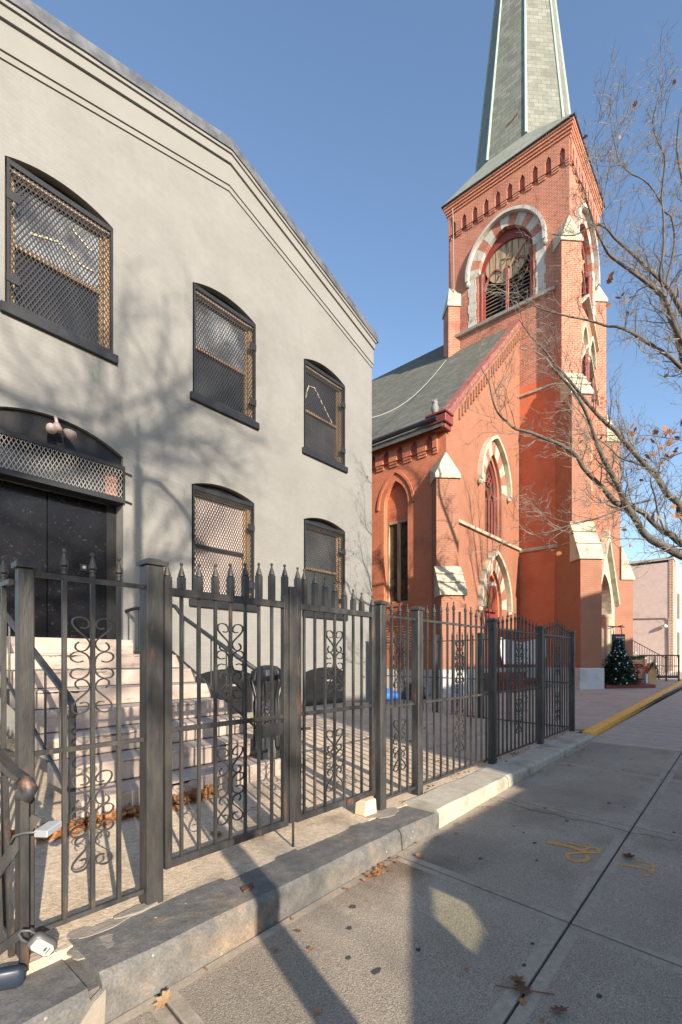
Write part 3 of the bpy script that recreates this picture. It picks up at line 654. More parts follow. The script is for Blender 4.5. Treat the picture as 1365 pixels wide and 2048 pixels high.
post(FF, .640, 1.728, fl_, hw=.031); post(FF, 1.222, 1.825, fl_, hw=.046)
panel(FF, .672, 1.175, 3, fl_, scr=[1], arch=.005, zt=1.68)
LF = F((.605, FY, 0), Y, -X)
lf = thing('iron_fence', 'spear tipped iron fence at the left edge running back towards the building', 'fence', (.605, FY, 0))
panel(LF, .06, 3.0, 22, lf, zt=1.645)
SF = F((9.03, FY, 0), Vector((.145, .99, 0)), Vector((-.99, .145, 0)))
sf = thing('iron_fence', 'side run of dark iron fence crossing behind the corner post to the white building', 'fence', (9.03, FY, 0))
for a in (1.86, 3.05, 5.1): post(SF, a, 1.84, sf, 'iron_dark', .055)
panel(SF, .06, 1.80, 11, sf, 'iron_dark', .06, 1.70, scr=[5]); panel(SF, 1.92, 2.99, 7, sf, 'iron_dark', .05, 1.70, scr=[3]); panel(SF, 3.11, 5.04, 12, sf, 'iron_dark', .1, 1.72, scr=[4])
def gate(a0, a1, pk, label, side):
    g = thing('iron_gate', label, 'gate', (a0 if side < 0 else a1, FY, .13))
    k = MB(); k.fbox(FF, a0, a0 + .042, .15, 1.74, -.021, .021); k.fbox(FF, a1 - .042, a1, .15, 1.74, -.021, .021)
    k.fbox(FF, a0 + .042, a1 - .042, 1.648, 1.692, -.02, .02); k.fbox(FF, a0 + .042, a1 - .042, .150, .192, -.02, .02)
    k.fbox(FF, a0 + .042, a1 - .042, .892, .920, -.014, .014)
    k.build('frame', 'iron', g, bevel=.003)
    def top(x): return 1.738 + .13 * math.exp(-((x - 2.235) / .62) ** 2)
    for x in pk:
        p = picket(FF, x, .19, 1.66, g, finial=False, r=.0085)
        k = MB(); k.fbox(FF, x - .018, x + .018, 1.693, top(x), -.018, .018); k.build('picket_head', 'iron', p)
        finial_mb(FF, x, top(x) - .005).build('finial', 'iron', p)
    for x in (a0 + .021, a1 - .021):
        k = MB(); k.fbox(FF, x - .019, x + .019, 1.741, top(x), -.018, .018); ph = k.build('picket_head', 'iron', g); finial_mb(FF, x, top(x) - .005).build('finial', 'iron', ph)
    scroll(FF, pk[3], 1.515, g); scroll(FF, pk[3], .755, g)
    return g
g1 = gate(1.290, 2.195, [1.397, 1.508, 1.619, 1.728, 1.840, 1.949, 2.058], 'left leaf of the iron double gate with a drop bolt and padlock', -1)
k = MB(); k.fbox(FF, 2.198, 2.268, .165, 1.80, -.008, .03); k.build('cover_strip', 'iron', g1, bevel=.003)
k = MB(); k.tube([FF(2.225, .30, .03), FF(2.225, -.05, .03)], .009, 6); k.build('drop_bolt', 'iron', g1)
k = MB(); k.fbox(FF, 1.975, 2.155, .78, .865, -.02, .012); k.build('lock_box', 'iron', g1)
k = MB(); k.tube([FF(2.15, .80, -.05), FF(2.47, .785, -.05)], .012, 6); k.build('slide_bolt', 'rust', g1)
g2 = gate(2.275, 3.185, [2.360, 2.470, 2.580, 2.688, 2.801, 2.912, 3.020], 'right leaf of the iron double gate propped above a cream stone block', 1)
k = MB(); k.bar(FF(2.80, .165, .026), FF(3.02, .185, .026), .05, Z, .01); k.build('repair_plate', 'iron_rusty', g2)
pd = thing('padlock', 'small dull metal padlock hanging behind the left gate leaf', 'padlock', (2.11, FY + .06, .66))
k = MB(); k.fbox(FF, 2.08, 2.14, .62, .69, -.07, -.045); k.build('lock_body', 'brass', pd, bevel=.006)
k = MB(); k.tube([FF(2.092, .69, -.057), FF(2.092, .735, -.057), FF(2.11, .75, -.057), FF(2.128, .735, -.057), FF(2.128, .69, -.057)], .005, 6); k.build('shackle', 'silver', pd)
k = MB(); k.prism([FF(3.02, .0, .04), FF(3.17, .0, .05), FF(3.165, .128, .045), FF(3.035, .125, .04)], (0, .12, 0))
tag(move_origin(k.build('stone_block', 'block', bevel=.01), (3.1, FY, 0)), 'cream stone block under the corner of the right gate leaf', 'block')
# neighbour's railing at the left edge and what hangs on it
nr = thing('stair_railing', 'old iron stair railing with a rusty scrolled end at the left edge', 'railing', (.615, 2.33, 0))
k = MB(); k.ribbon([(.38, 2.66, 1.16), (.50, 2.50, .96), (.585, 2.375, .815), (.61, 2.34, .79)], (.05, .04, 0), .022); k.build('handrail', 'iron', nr)
k = MB(); k.tube([(.607, 2.34, .79), (.622, 2.325, .775), (.632, 2.312, .745), (.622, 2.325, .715), (.605, 2.345, .722), (.60, 2.35, .748)], [.022, .027, .030, .030, .025, .017], 10); k.build('scroll_end', 'iron_rusty', nr, smooth=True)
k = MB(); k.box(.597, .630, 2.318, 2.348, -.03, .72); k.build('newel', 'iron', nr, bevel=.003)
for i, (x, y, z0, z1) in enumerate([(.585, 2.40, .02, .80), (.552, 2.43, .06, .86), (.51, 2.50, .1, .95)]):
    k = MB(); k.bar((x, y, z0), (x - .02, y + .02, z1), .022, X, .022); k.build('baluster', 'iron', nr)
k = MB(); k.bar((.46, 2.42, .28), (.66, 2.33, .62), .04, Z, .012); k.bar((.43, 2.45, -.02), (.615, 2.31, .155), .035, Z, .012); k.build('brace', 'iron', nr)
def lockbox(name, loc, ax, size, m, label, lab, cat='lock box'):
    t = thing(name, label, cat, loc); c = Vector(loc); ax = Vector(ax).normalized(); sd = ax.cross(Vector((.36, .93, 0))).normalized(); nn = sd.cross(ax).normalized()
    L_, W_, T_ = size; k = MB(); ring = []
    for f, s in ((-.5, .55), (-.46, .8), (-.3, .98), (.25, 1.0), (.42, .85), (.5, .55)):
        for q in range(12):
            an = 2 * math.pi * q / 12; ca, sa = math.cos(an), math.sin(an); ca = math.copysign(abs(ca) ** .6, ca); sa = math.copysign(abs(sa) ** .6, sa)
            ring.append(c + ax * f * L_ + sd * ca * W_ / 2 * s + nn * sa * T_ / 2 * s)
    fs = [(i * 12 + q, i * 12 + (q + 1) % 12, i * 12 + 12 + (q + 1) % 12, i * 12 + 12 + q) for i in range(5) for q in range(12)] + [tuple(range(11, -1, -1)), tuple(range(60, 72))]
    k.mesh(ring, fs); k.build('lock_body', m, t, smooth=True)
    s0 = c - ax * L_ * .48; up = -ax
    k = MB(); k.tube([s0 + sd * W_ * .28, s0 + sd * W_ * .28 + up * .03, s0 + sd * W_ * .1 + up * .055, s0 - sd * W_ * .1 + up * .055, s0 - sd * W_ * .28 + up * .03, s0 - sd * W_ * .28], .0055, 7); k.build('shackle', 'grey_plastic', t, smooth=True)
    return t, c, ax, sd, nn
t, c, ax, sd, nn = lockbox('key_lock_box', (.655, 2.235, .105), (.62, -.2, -.62), (.108, .072, .046), 'grey_plastic', 'grey rubber key lock box with a white sticker hanging on the iron railing', 1)
cam_side = nn if nn.dot(Vector((-.3, -.9, .6))) > 0 else -nn
k = MB(); k.prism([c + ax * a * .05 + sd * s_ * .026 + cam_side * .0245 for a, s_ in ((-.85, -.6), (-.6, -.95), (.6, -.95), (.9, -.5), (.9, .5), (.6, .95), (-.6, .95), (-.85, .6))], cam_side * .003); lb = k.build('sticker', 'white_label', t)
k = MB(); k.prism([c + ax * a * .05 + sd * s_ * .026 + cam_side * .0278 for a, s_ in ((.2, -.3), (.35, -.3), (.35, .3), (.2, .3))], cam_side * .0006); k.prism([c + ax * a * .05 + sd * s_ * .026 + cam_side * .0278 for a, s_ in ((.5, -.5), (.56, -.5), (.56, .5), (.5, .5))], cam_side * .0006); k.build('print', 'sign_dark', lb)
t, c, ax, sd, nn = lockbox('key_lock_box', (.545, 2.285, -.002), (.95, -.3, -.12), (.12, .085, .05), 'navy_plastic', 'navy rubber key lock box with an oval blue and white sticker lying on the kerb', 2)
cs = nn if nn.z > 0 else -nn; cs = (cs + Vector((0, -.0, 0))).normalized()
k = MB(); k.prism([c + ax * (.01 + .036 * math.cos(a * .5236)) + sd * .024 * math.sin(a * .5236) + cs * .0248 for a in range(12)], cs * .002); lb = k.build('sticker', 'white_label', t)
k = MB(); k.prism([c + ax * u * .036 + sd * v_ * .024 + cs * .0272 for u, v_ in ((-.2, -.5), (.5, -.2), (.35, .3), (.0, .2), (-.1, .5), (-.4, .2))], cs * .0006); k.build('print', 'blue_label', lb)
t = thing('key_lock_box', 'flat pale grey metal lock box with a black cable tied to the railing', 'lock box', (.665, 2.22, .575))
k = MB(); k.prism([(.625, 2.25, .555), (.66, 2.20, .555), (.73, 2.235, .575), (.69, 2.275, .575)], (0, 0, .03)); k.build('lock_body', 'silver', t, bevel=.004)
k = MB(); k.tube([(.64, 2.24, .578), (.60, 2.28, .575), (.575, 2.32, .56), (.57, 2.35, .52)], .006, 6); k.build('cable', 'grey_plastic', t, smooth=True)
k = MB(); k.prism([(1.60, 2.12, .002), (1.675, 2.125, .004), (1.70, 2.165, .004), (1.615, 2.165, .002)], (0, 0, .010)); tag(move_origin(k.build('metal_plate', 'rust'), (1.64, 2.14, 0)), 'small rusty metal plate lying on the bluestone kerb before the gates', 'plate')

# ------------------------------------------------------------------ the church
CX, TY0, TY1, TX0, TX1 = 23.4, 5.72, 11.30, 21.0, 25.8
NX0, NX1, CY = 14.3, 32.5, 7.8
EAVE, RIDGE = 9.36, 18.55
ch = thing('church', 'salmon painted brick church with a corner buttressed bell tower and tall slate spire', 'church', (CX, CY, 0))
CFR = F((0, CY, 0), X, -Y)                 # gable front
SFR = F((NX0, 0, 0), -Y, -X)               # nave side, a = -y
TLF = F((TX0, 0, 0), -Y, -X)               # tower left face
TFF = F((0, TY0, 0), X, -Y)                # tower front
slope = (RIDGE - EAVE) / (CX - NX0)
def rz(x): return EAVE + slope * (x - NX0) if x < CX else EAVE + slope * (NX1 - x)
UW = (18.18, .80, 6.28, 8.0, 9.50); LD = (18.22, .78, .80, 3.35, 4.88)
b = MB()
b.wall(CFR, [(NX0, -.1), (TX0 + .02, -.1), (TX0 + .02, rz(TX0)), (NX0, rz(NX0))], [pointed(*UW), pointed(*LD)], .24)
b.wall(CFR, [(TX1 - .02, -.1), (NX1, -.1), (NX1, rz(NX1)), (TX1 - .02, rz(TX1))], [], .2)
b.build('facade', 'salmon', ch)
b = MB()
yb = 34.0
b.wall(SFR, [(-yb, -.1), (-CY, -.1), (-CY, EAVE + .2), (-yb, EAVE + .2)], [pointed(-9.86 - k * 3.6, .53, 3.35, 6.95, 7.85) for k in range(4)], .35)
b.face([(NX1, CY, -.1), (NX1, yb, -.1), (NX1, yb, EAVE + .2), (NX1, CY, EAVE + .2)]); b.face([(NX0, yb, -.1), (NX0, yb, EAVE), (CX, yb, RIDGE), (NX1, yb, EAVE), (NX1, yb, -.1)])
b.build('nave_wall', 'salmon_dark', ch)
for kk in range(4):
    cy = -9.86 - kk * 3.6
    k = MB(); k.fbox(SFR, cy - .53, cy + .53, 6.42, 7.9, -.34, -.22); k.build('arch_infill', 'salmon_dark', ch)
    k = MB()
    for a0, a1, b0, b1 in ((-.53, -.44, 3.35, 6.42), (.44, .53, 3.35, 6.42), (-.05, .05, 3.35, 6.36), (-.44, .44, 6.34, 6.42), (-.44, .44, 3.35, 3.44)): k.fbox(SFR, cy + a0, cy + a1, b0, b1, -.32, -.20)
    wn = k.build('nave_window', 'wood_grey', ch)
    k = MB(); k.face([SFR(cy - .5, 3.35, -.28), SFR(cy + .5, 3.35, -.28), SFR(cy + .5, 6.42, -.28), SFR(cy - .5, 6.42, -.28)]); k.build('pane', 'stained', wn)
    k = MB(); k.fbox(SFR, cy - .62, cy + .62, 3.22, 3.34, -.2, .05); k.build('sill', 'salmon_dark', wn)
    k = MB()
    cur = arch_curve(cy, .78, 6.9, 8.2, 8)
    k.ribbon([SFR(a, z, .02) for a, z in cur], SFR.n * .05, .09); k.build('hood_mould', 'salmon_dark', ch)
# corbel table of little pointed niches
def corbels(fr, a0, a1, zb, zt, n, m, md, name='corbel_table', proud=.10, end=True):
    st_ = (a1 - a0) / n; nw = st_ * .44
    k = MB(); hs = []
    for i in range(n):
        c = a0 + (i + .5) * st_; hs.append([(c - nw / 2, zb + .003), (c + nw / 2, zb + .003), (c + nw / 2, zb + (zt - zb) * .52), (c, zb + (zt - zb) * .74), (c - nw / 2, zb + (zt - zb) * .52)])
    f2 = F(fr(0, 0, proud), fr.u, fr.n); k.wall(f2, [(a0, zb), (a1, zb), (a1, zt), (a0, zt)], hs, proud - .004)
    k.face([fr(a0, zb, proud), fr(a0, zb, 0), fr(a1, zb, 0), fr(a1, zb, proud)])
    k.face([fr(a0, zb, 0), fr(a0, zb, proud), fr(a0, zt, proud), fr(a0, zt, 0)]); k.face([fr(a1, zb, proud), fr(a1, zb, 0), fr(a1, zt, 0), fr(a1, zt, proud)])
    ob = k.build(name, m, ch)
    for i in range(n + 1):                # small stepped courses between niches
        k = MB(); c0 = a0 + (i - .5) * st_ + nw / 2 + .005; c1 = a0 + (i + .5) * st_ - nw / 2 - .005; c0 = max(c0, a0); c1 = min(c1, a1)
        k.fbox(fr, c0, c1, zb - .09, zb - .0015, .0, proud * .72); k.fbox(fr, c0, c1, zb - .18, zb - .0915, .0, proud * .42); k.build('corbel_course', m, ob)
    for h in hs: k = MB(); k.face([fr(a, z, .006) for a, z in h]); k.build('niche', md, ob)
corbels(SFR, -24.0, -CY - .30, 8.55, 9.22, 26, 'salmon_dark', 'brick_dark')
# roof
b = MB(); yo = CY - .10
nseg = 1
for (xa, xb2) in ((NX0 - .38, CX), (NX1 + .38, CX)):
    z0 = EAVE - slope * .38 + .22; z1 = RIDGE + .22
    b.prism([(xa, yo, z0), (xb2, yo, z1), (xb2, yo, z1 - .16), (xa, yo, z0 - .16)], (0, yb + .3 - yo, 0))
b.build('roof', mat('roof_shingles', (.095, .095, .074), (.135, .135, .108), 5, .9, .15, 30, c3=(.17, .165, .13), c3scale=1.2, c3amt=.25, brick=(.32, .14, .012, (.07, .07, .06), .25, .5)), ch)
b = MB(); b.tube([(NX0 - .44, CY + .1, EAVE - .02), (NX0 - .44, yb, EAVE - .02)], .085, 8); b.build('gutter', 'iron_dark', ch)
b = MB()
for xa, xb2 in ((NX0 - .25, TX0 + .05),):
    za, zb2 = rz(xa), rz(xb2)
    b.prism([(xa, CY - .14, za + .16), (xb2, CY - .14, zb2 + .16), (xb2, CY - .14, zb2 + .38), (xa, CY - .14, za + .38)], (0, .38, 0))
    b.prism([(xa, CY - .08, za - .02), (xb2, CY - .08, zb2 - .02), (xb2, CY - .08, zb2 + .158), (xa, CY - .08, za + .158)], (0, .2, 0))
b.build('verge_coping', 'peel', ch)
b = MB()
for i in range(26):                        # stepped dentils under the verge
    x = NX0 + .9 + i * .225; z = rz(x) - .12
    b.prism([(x, CY - .07, z - .38), (x + .09, CY - .07, z - .36), (x + .09, CY - .07, z + .06), (x, CY - .07, z - .02)], (0, .08, 0))
b.build('verge_dentils', 'salmon', ch)
b = MB(); b.box(NX0 - .42, NX0 + .12, CY - .22, CY + .5, EAVE - .20, EAVE + .08); b.box(NX0 - .47, NX0 + .08, CY - .27, CY + .55, EAVE + .085, EAVE + .17); b.box(NX0 - .30, NX0 + .12, CY - .14, CY + .4, EAVE - .36, EAVE - .202)
b.build('kneeler', 'maroon', ch, bevel=.02)
# string course
def course(fr, a0, a1, z, name='string_course', m='stone', h=.16, pr=.13):
    k = MB(); p = [fr(a0, z - h / 2, 0), fr(a0, z - h / 2, pr * .75), fr(a0, z + .01, pr), fr(a0, z + h / 2, .02), fr(a0, z + h / 2, 0)]
    k.prism(p[::-1], fr.u * (a1 - a0)); return k.build(name, m, ch)
course(CFR, NX0 + .7, TX0, 6.17); course(TLF, -CY, -TY0 - .35, 6.10)
course(TLF, -TY1 + .45, -TY0 - .55, 17.02, 'belfry_sill', 'stone_white', .16, .22)
course(TLF, -CY, -TY0 - .4, 13.0, 'string_course', 'stone_white', .12, .10)
# hood moulded arches with alternating voussoirs
def voussoirs(fr, cx, hw, zs, za, wd, n, proud, mA, mB, parent, dark=None):
    inn = arch_curve(cx, hw, zs, za, 24); out = arch_curve(cx, hw + wd, zs, za + wd * 1.08, 24)
    T = len(inn) - 1
    ka, kb = MB(), MB()
    for i in range(n):
        f0, f1 = i * T / n, (i + 1) * T / n; idx = [f0] + [j for j in range(int(f0) + 1, int(math.ceil(f1)))] + [f1]
        def at(cv, f): q = min(int(f), T - 1); t = f - q; return (cv[q][0] * (1 - t) + cv[q + 1][0] * t, cv[q][1] * (1 - t) + cv[q + 1][1] * t)
        poly = [at(inn, f) for f in idx] + [at(out, f) for f in reversed(idx)]
        k = MB(); k.prism([fr(a, z, proud - (.006 if i % 2 else 0)) for a, z in poly][::-1], fr.n * -(proud + .18))
        k.build('arch_brick' if i % 2 else 'arch_stone', mB if i % 2 else mA, parent)
def hood(fr, cx, hw, zs, za, parent, m='stone', wd=.12, pr=.2, foot=.1):
    k = MB(); cv = arch_curve(cx, hw, zs, za, 16); cv = [(cv[0][0], zs - foot)] + cv + [(cv[-1][0], zs - foot)]
    k.ribbon([fr(a, z, pr / 2) for a, z in cv], fr.n * pr, wd)
    for sg in (0, -1): a, z = cv[sg]; k.lathe(fr(a, z - .09, .08), [(.02, -.1), (.09, -.05), (.11, .02), (.08, .1)], 8)
    return k.build('hood_mould', m, parent)
def inner_order(fr, cx, hw, zb, zs, za, d0, d1, t, m, parent):   # a second stepped order inside the reveal
    k = MB(); o = pointed(cx, hw - .001, zb, zs, za - .002); i_ = pointed(cx, hw - t, zb, zs, za - t * 1.1)
    f2 = F(fr(0, 0, d0), fr.u, fr.n)
    k.wall(f2, o, [[(a, z if z > zb else zb + .001) for a, z in i_]], d0 - d1); return k.build('inner_arch', m, parent)
wn = bpy.data.objects.new('lancet_window', None)
k = MB(); cx, hw, zb_, zs_, za_ = UW; k.prism([CFR(a, z, -.235) for a, z in pointed(cx, hw - .20, zb_ + .05, zs_, za_ - .22)], (0, .01, 0)); wn = k.build('lancet_window', 'stained', ch)
inner_order(CFR, cx, hw, zb_, zs_, za_, -.10, -.23, .17, 'salmon', wn)
k = MB()
for pts in ([(cx - .30, zb_), (cx - .30, 7.7)], [(cx + .28, zb_), (cx + .28, 7.7)], [(cx, zb_), (cx, 7.6)]): k.tube([CFR(a, z, -.20) for a, z in pts], .045, 6)
for q in (-.28, .28): k.tube([CFR(a, z, -.2) for a, z in arch_curve(cx + q, .27, 7.55, 8.1, 6)], .04, 6)
for j in range(4):
    an = j * math.pi / 2; k.tube([CFR(cx + .13 * math.cos(an) + .12 * math.cos(t * .7), 8.5 + .13 * math.sin(an) + .12 * math.sin(t * .7), -.2) for t in range(10)], .03, 5)
k.tube([CFR(a, z, -.2) for a, z in [(cx - .56, zb_ + .1)] + arch_curve(cx, .56, zs_, za_ - .3)[::-1] + [(cx + .56, zb_ + .1)]], .06, 6)
k.tube([CFR(cx - .56, zb_ + .06, -.18), CFR(cx + .56, zb_ + .06, -.18)], .06, 6)
k.build('tracery', 'maroon', wn)
voussoirs(CFR, cx, hw, zs_ + .15, za_, .52, 11, .02, 'stone', 'salmon', wn); hood(CFR, cx, 1.40, 8.18, 10.15, wn)
cx, hw, zb_, zs_, za_ = LD
k = MB(); k.prism([CFR(a, z, -.235) for a, z in pointed(cx, hw - .05, zb_, zs_, za_ - .05)], (0, .01, 0)); wd_ = k.build('side_door', 'maroon', ch)
inner_order(CFR, cx, hw, zb_, zs_, za_, -.10, -.22, .14, 'salmon_dark', wd_)
k = MB(); k.fbox(CFR, cx - .6, cx + .6, 3.2, 3.3, -.23, -.12); k.fbox(CFR, cx - .03, cx + .03, .85, 3.2, -.23, -.17)
for z in (1.1, 2.0): 
    for q in (-.34, .34): k.fbox(CFR, cx + q - .2, cx + q + .2, z, z + .75, -.23, -.20)
k.build('door_panels', 'maroon', wd_)
k = MB(); k.prism([CFR(a, z, -.228) for a, z in pointed(cx - .1, .36, 3.32, 3.6, 4.4)], (0, .006, 0)); k.build('fanlight', 'stained', wd_)
voussoirs(CFR, cx, hw, zs_, za_, .50, 11, .02, 'stone', 'salmon', wd_); hood(CFR, cx, 1.42, 3.38, 5.55, wd_, wd=.13)
lt = thing('wall_lamp', 'small white lamp in the arch of the church side door', 'lamp', (17.75, 7.68, 4.2)); k = MB(); k.lathe((17.75, 7.62, 4.2), [(.03, .1), (.1, .04), (.12, -.04), (.04, -.08)], 10); k.build('shade', 'white_paint', lt); k = MB(); k.tube([(17.75, 7.8, 4.3), (17.75, 7.62, 4.3)], .02, 6); k.build('arm', 'white_paint', lt)
# plinths
b = MB(); b.box(NX0 + .3, TX0, CY - .07, CY, -.1, .93); b.box(TX0 - .05, TX0, TY0 + .3, CY - .07, -.1, .93); b.box(NX0 - .06, NX0, CY + .3, yb, -.1, .93); b.box(TX1, NX1, CY - .07, CY, -.1, .93); b.box(TX0 + .4, TX0 + .6, TY0 - .07, TY0, -.1, .93)
b.build('plinth', 'plinth', ch)
# tower
bel = dict(hw=1.26, zb=17.10, zs=19.45, za=20.98)
cyT = (TY0 + TY1) / 2 - .04
ZT = 23.05
def prism_faces(b, x0, x1, y0, y1, z0, z1, skip=''):
    if 'l' not in skip: b.face([(x0, y1, z0), (x0, y0, z0), (x0, y0, z1), (x0, y1, z1)])
    if 'r' not in skip: b.face([(x1, y0, z0), (x1, y1, z0), (x1, y1, z1), (x1, y0, z1)])
    if 'b' not in skip: b.face([(x1, y1, z0), (x0, y1, z0), (x0, y1, z1), (x1, y1, z1)])
    if 'f' not in skip: b.face([(x0, y0, z0), (x1, y0, z0), (x1, y0, z1), (x0, y0, z1)])
PH = (CX, 1.25, -.1, 2.9, 4.75)
b = MB(); b.wall(TFF, [(TX0, -.1), (TX1, -.1), (TX1, 13.4), (TX0, 13.4)], [pointed(*PH)], .5); prism_faces(b, TX0, TX1, TY0, TY1, -.1, 13.4, 'f'); b.build('tower_base', 'salmon_in_shade', ch)
b = MB()
LAN = [(CX - .62, .42, 13.45, 15.0, 15.9), (CX + .62, .42, 13.45, 15.0, 15.9)]
b.wall(TLF, [(-TY1, 13.4), (-TY0, 13.4), (-TY0, ZT), (-TY1, ZT)], [pointed(-cyT, bel['hw'], bel['zb'], bel['zs'], bel['za'])], .5)
b.wall(TFF, [(TX0, 13.4), (TX1, 13.4), (TX1, ZT), (TX0, ZT)], [pointed(CX, bel['hw'], bel['zb'], bel['zs'], bel['za'])] + [pointed(*q) for q in LAN], .4)
prism_faces(b, TX0, TX1, TY0, TY1, 13.4, ZT, 'lf'); b.build('tower_shaft', 'brick', ch)
def belfry(fr, cx):
    hw, zb, zs, za = bel['hw'], bel['zb'], bel['zs'], bel['za']
    k = MB(); k.face([fr(cx - 1.6, zb - .2, -1.3), fr(cx + 1.6, zb - .2, -1.3), fr(cx + 1.6, za + .3, -1.3), fr(cx - 1.6, za + .3, -1.3)])
    for s_ in (-1, 1): k.face([fr(cx + s_ * 1.5, zb - .2, -.5), fr(cx + s_ * 1.5, zb - .2, -1.3), fr(cx + s_ * 1.5, za + .3, -1.3), fr(cx + s_ * 1.5, za + .3, -.5)])
    bf = k.build('belfry_opening', 'void', ch)
    o = pointed(cx, hw - .002, zb, zs, za - .002, 12); i_ = pointed(cx, hw - .17, zb + .001, zs, za - .5, 12)
    k = MB(); k.wall(F(fr(0, 0, -.22), fr.u, fr.n), o, [i_], .2); k.build('inner_arch', 'maroon', bf)
    voussoirs(fr, cx, hw, zs - .05, za, .46, 13, .025, 'stone_white', 'brick', bf)
    hood(fr, cx, hw + .52, zs + .1, za + .52, bf, 'stone_white', .13, .22, .25)
    for s_ in (-1, 1):
        a = cx + s_ * (hw + .28); k = MB(); n = 6
        for j in range(n):                # quoined white jamb
            z0 = zb + (zs - zb) * j / n; z1 = zb + (zs - zb) * (j + 1) / n; ww = .20 if j % 2 else .26
            k.fbox(fr, a - ww * (1 if s_ < 0 else .65), a + ww * (.65 if s_ < 0 else 1), z0 + .003, z1 - .003, -.02, .022)
        k.build('jamb', 'stone_white', bf)
        k = MB(); c = fr(cx + s_ * (hw - .09), zb, -.12); k.lathe(c, [(.13, 0), (.13, .15), (.095, .2), (.095, zs - zb - .35), (.11, zs - zb - .3), (.14, zs - zb - .08), (.14, zs - zb)], 10); k.build('colonette', 'maroon', bf, smooth=True)
    k = MB(); n = 13
    for j in range(n):
        z = zb + .06 + (zs - zb - .1) * j / n
        k.bar(fr(cx - hw + .10, z, -.42), fr(cx + hw - .10, z, -.42), .05, fr.n + Z * .2, .022)
    k.build('louvres', 'conduit', bf)
    k = MB(); k.fbox(fr, cx - .06, cx + .06, zb, zs - .05, -.34, -.24)
    for s_ in (-1, 1):
        cv = arch_curve(cx + s_ * .56, .52, zs - .75, zs + .05, 8); k.ribbon([fr(a, z, -.29) for a, z in cv[:len(cv) * 2 // 3]] if s_ > 0 else [fr(a, z, -.29) for a, z in cv[len(cv) // 3 * 1:]], fr.n * .1, .07)
    k.build('tracery', 'peel', bf)
    k = MB(); cc = (cx - .02, 19.78); rr = 1.03; m_ = 28
    k.prism([fr(cc[0] + rr * math.cos(2 * math.pi * j / m_), cc[1] + rr * math.sin(2 * math.pi * j / m_), -.30) for j in range(m_)], fr.n * -.08); ck = k.build('clock_face', 'wood_grey', bf)
    k = MB(); 
    for j in range(7): 
        a = cc[0] - .82 + j * .27; h = math.sqrt(max(0, rr * rr - (a - cc[0]) ** 2)); k.fbox(fr, a - .012, a + .012, cc[1] - h * .97, cc[1] + h * .97, -.299, -.294)
    for j in (7, 8, 9, 3): 
        an = math.pi / 2 - j * math.pi / 6; k.bar(fr(cc[0] + .72 * math.cos(an), cc[1] + .72 * math.sin(an), -.29), fr(cc[0] + .92 * math.cos(an), cc[1] + .92 * math.sin(an), -.29), .07, fr.u, .012)
    k.build('numerals', 'bag', ck)
    k = MB(); k.bar(fr(cc[0] - .20, cc[1] + .08, -.27), fr(cc[0] + .16, cc[1] - .1, -.27), .05, Z, .02); k.bar(fr(cc[0] - .1, cc[1] - .18, -.265), fr(cc[0] + .2, cc[1] + .25, -.265), .04, fr.u, .02); k.build('clock_hand', 'wood_tan', ck)
    k = MB(); k.bar(fr(cx + .1, zs - .15, -.26), fr(cx + .85, zs + .65, -.26), .12, fr.u, .05); k.build('loose_board', 'wood_tan', bf)
belfry(TLF, -cyT); belfry(TFF, CX)
# paired lancets and gabled label moulds on the tower front
for q in LAN:
    k = MB(); k.prism([TFF(a, z, -.39) for a, z in pointed(*q)], (0, .01, 0)); l_ = k.build('lancet_window', 'stained', ch)
    hood(TFF, q[0], q[1] + .14, q[3] + .05, q[4] + .25, l_, 'stone', .16, .20, .05)
    for s_ in (-1, 1): k = MB(); k.lathe(TFF(q[0] + s_ * (q[1] + .02), q[2], .07), [(.12, 0), (.12, .15), (.08, .2), (.08, 1.3), (.13, 1.45), (.13, 1.55)], 8); k.build('colonette', 'maroon', l_, smooth=True)
def gablet(za, zf, hw, m, t=.09, pr=.18):
    k = MB()
    for s_ in (-1, 1): k.bar(TFF(CX, za, pr / 2), TFF(CX + s_ * hw, zf, pr / 2), t, Z, pr)
    return k.build('gable_mould', m, ch)
gablet(19.0 - 1.2, 16.2, 1.9, 'stone'); gablet(15.9 - .3, 13.2, 2.3, 'stone')
k = MB(); k.fbox(TFF, CX - .42, CX - .30, 6.2, 12.5, 0, .10); k.fbox(TFF, CX + .3, CX + .42, 6.2, 12.5, 0, .10); k.build('pilaster', 'maroon', ch)
for zq in (9.6, 11.0): 
    k = MB(); k.fbox(TFF, CX + .6, CX + 1.1, zq - .4, zq + .4, 0, .05); k.build('quoin_block', 'stone', ch)
# portal projecting from the tower front
PFR = F((0, 5.02, 0), X, -Y)
PO = (23.9, 1.38, -.1, 3.5, 5.15)
pg = [(21.9, -.1), (25.95, -.1), (25.95, 4.0), (23.9, 6.75), (21.9, 4.0)]
b = MB(); b.wall(PFR, pg, [pointed(*PO)], .55)
b.face([(21.9, 5.02, -.1), (21.9, 5.02, 4.0), (21.9, TY0, 4.0), (21.9, TY0, -.1)]); b.face([(25.95, 5.02, -.1), (25.95, TY0, -.1), (25.95, TY0, 4.0), (25.95, 5.02, 4.0)]); b.face([(21.9, 5.02, 4), (23.9, 5.02, 6.75), (23.9, TY0, 6.75), (21.9, TY0, 4)]); b.face([(25.95, 5.02, 4), (25.95, TY0, 4), (23.9, TY0, 6.75), (23.9, 5.02, 6.75)])
pt = b.build('portal', 'stone', ch)
k = MB()
for s_, fx in ((-1, 21.85), (1, 26.0)): k.bar(PFR(23.9, 6.82, .06), PFR(fx, 3.92, .06), .20, Z, .30)
k.lathe(PFR(23.9, 6.85, .06), [(.12, -.1), (.19, .02), (.19, .22), (.12, .27)], 4, True); k.build('gable_mould', 'stone', pt)
k = MB()
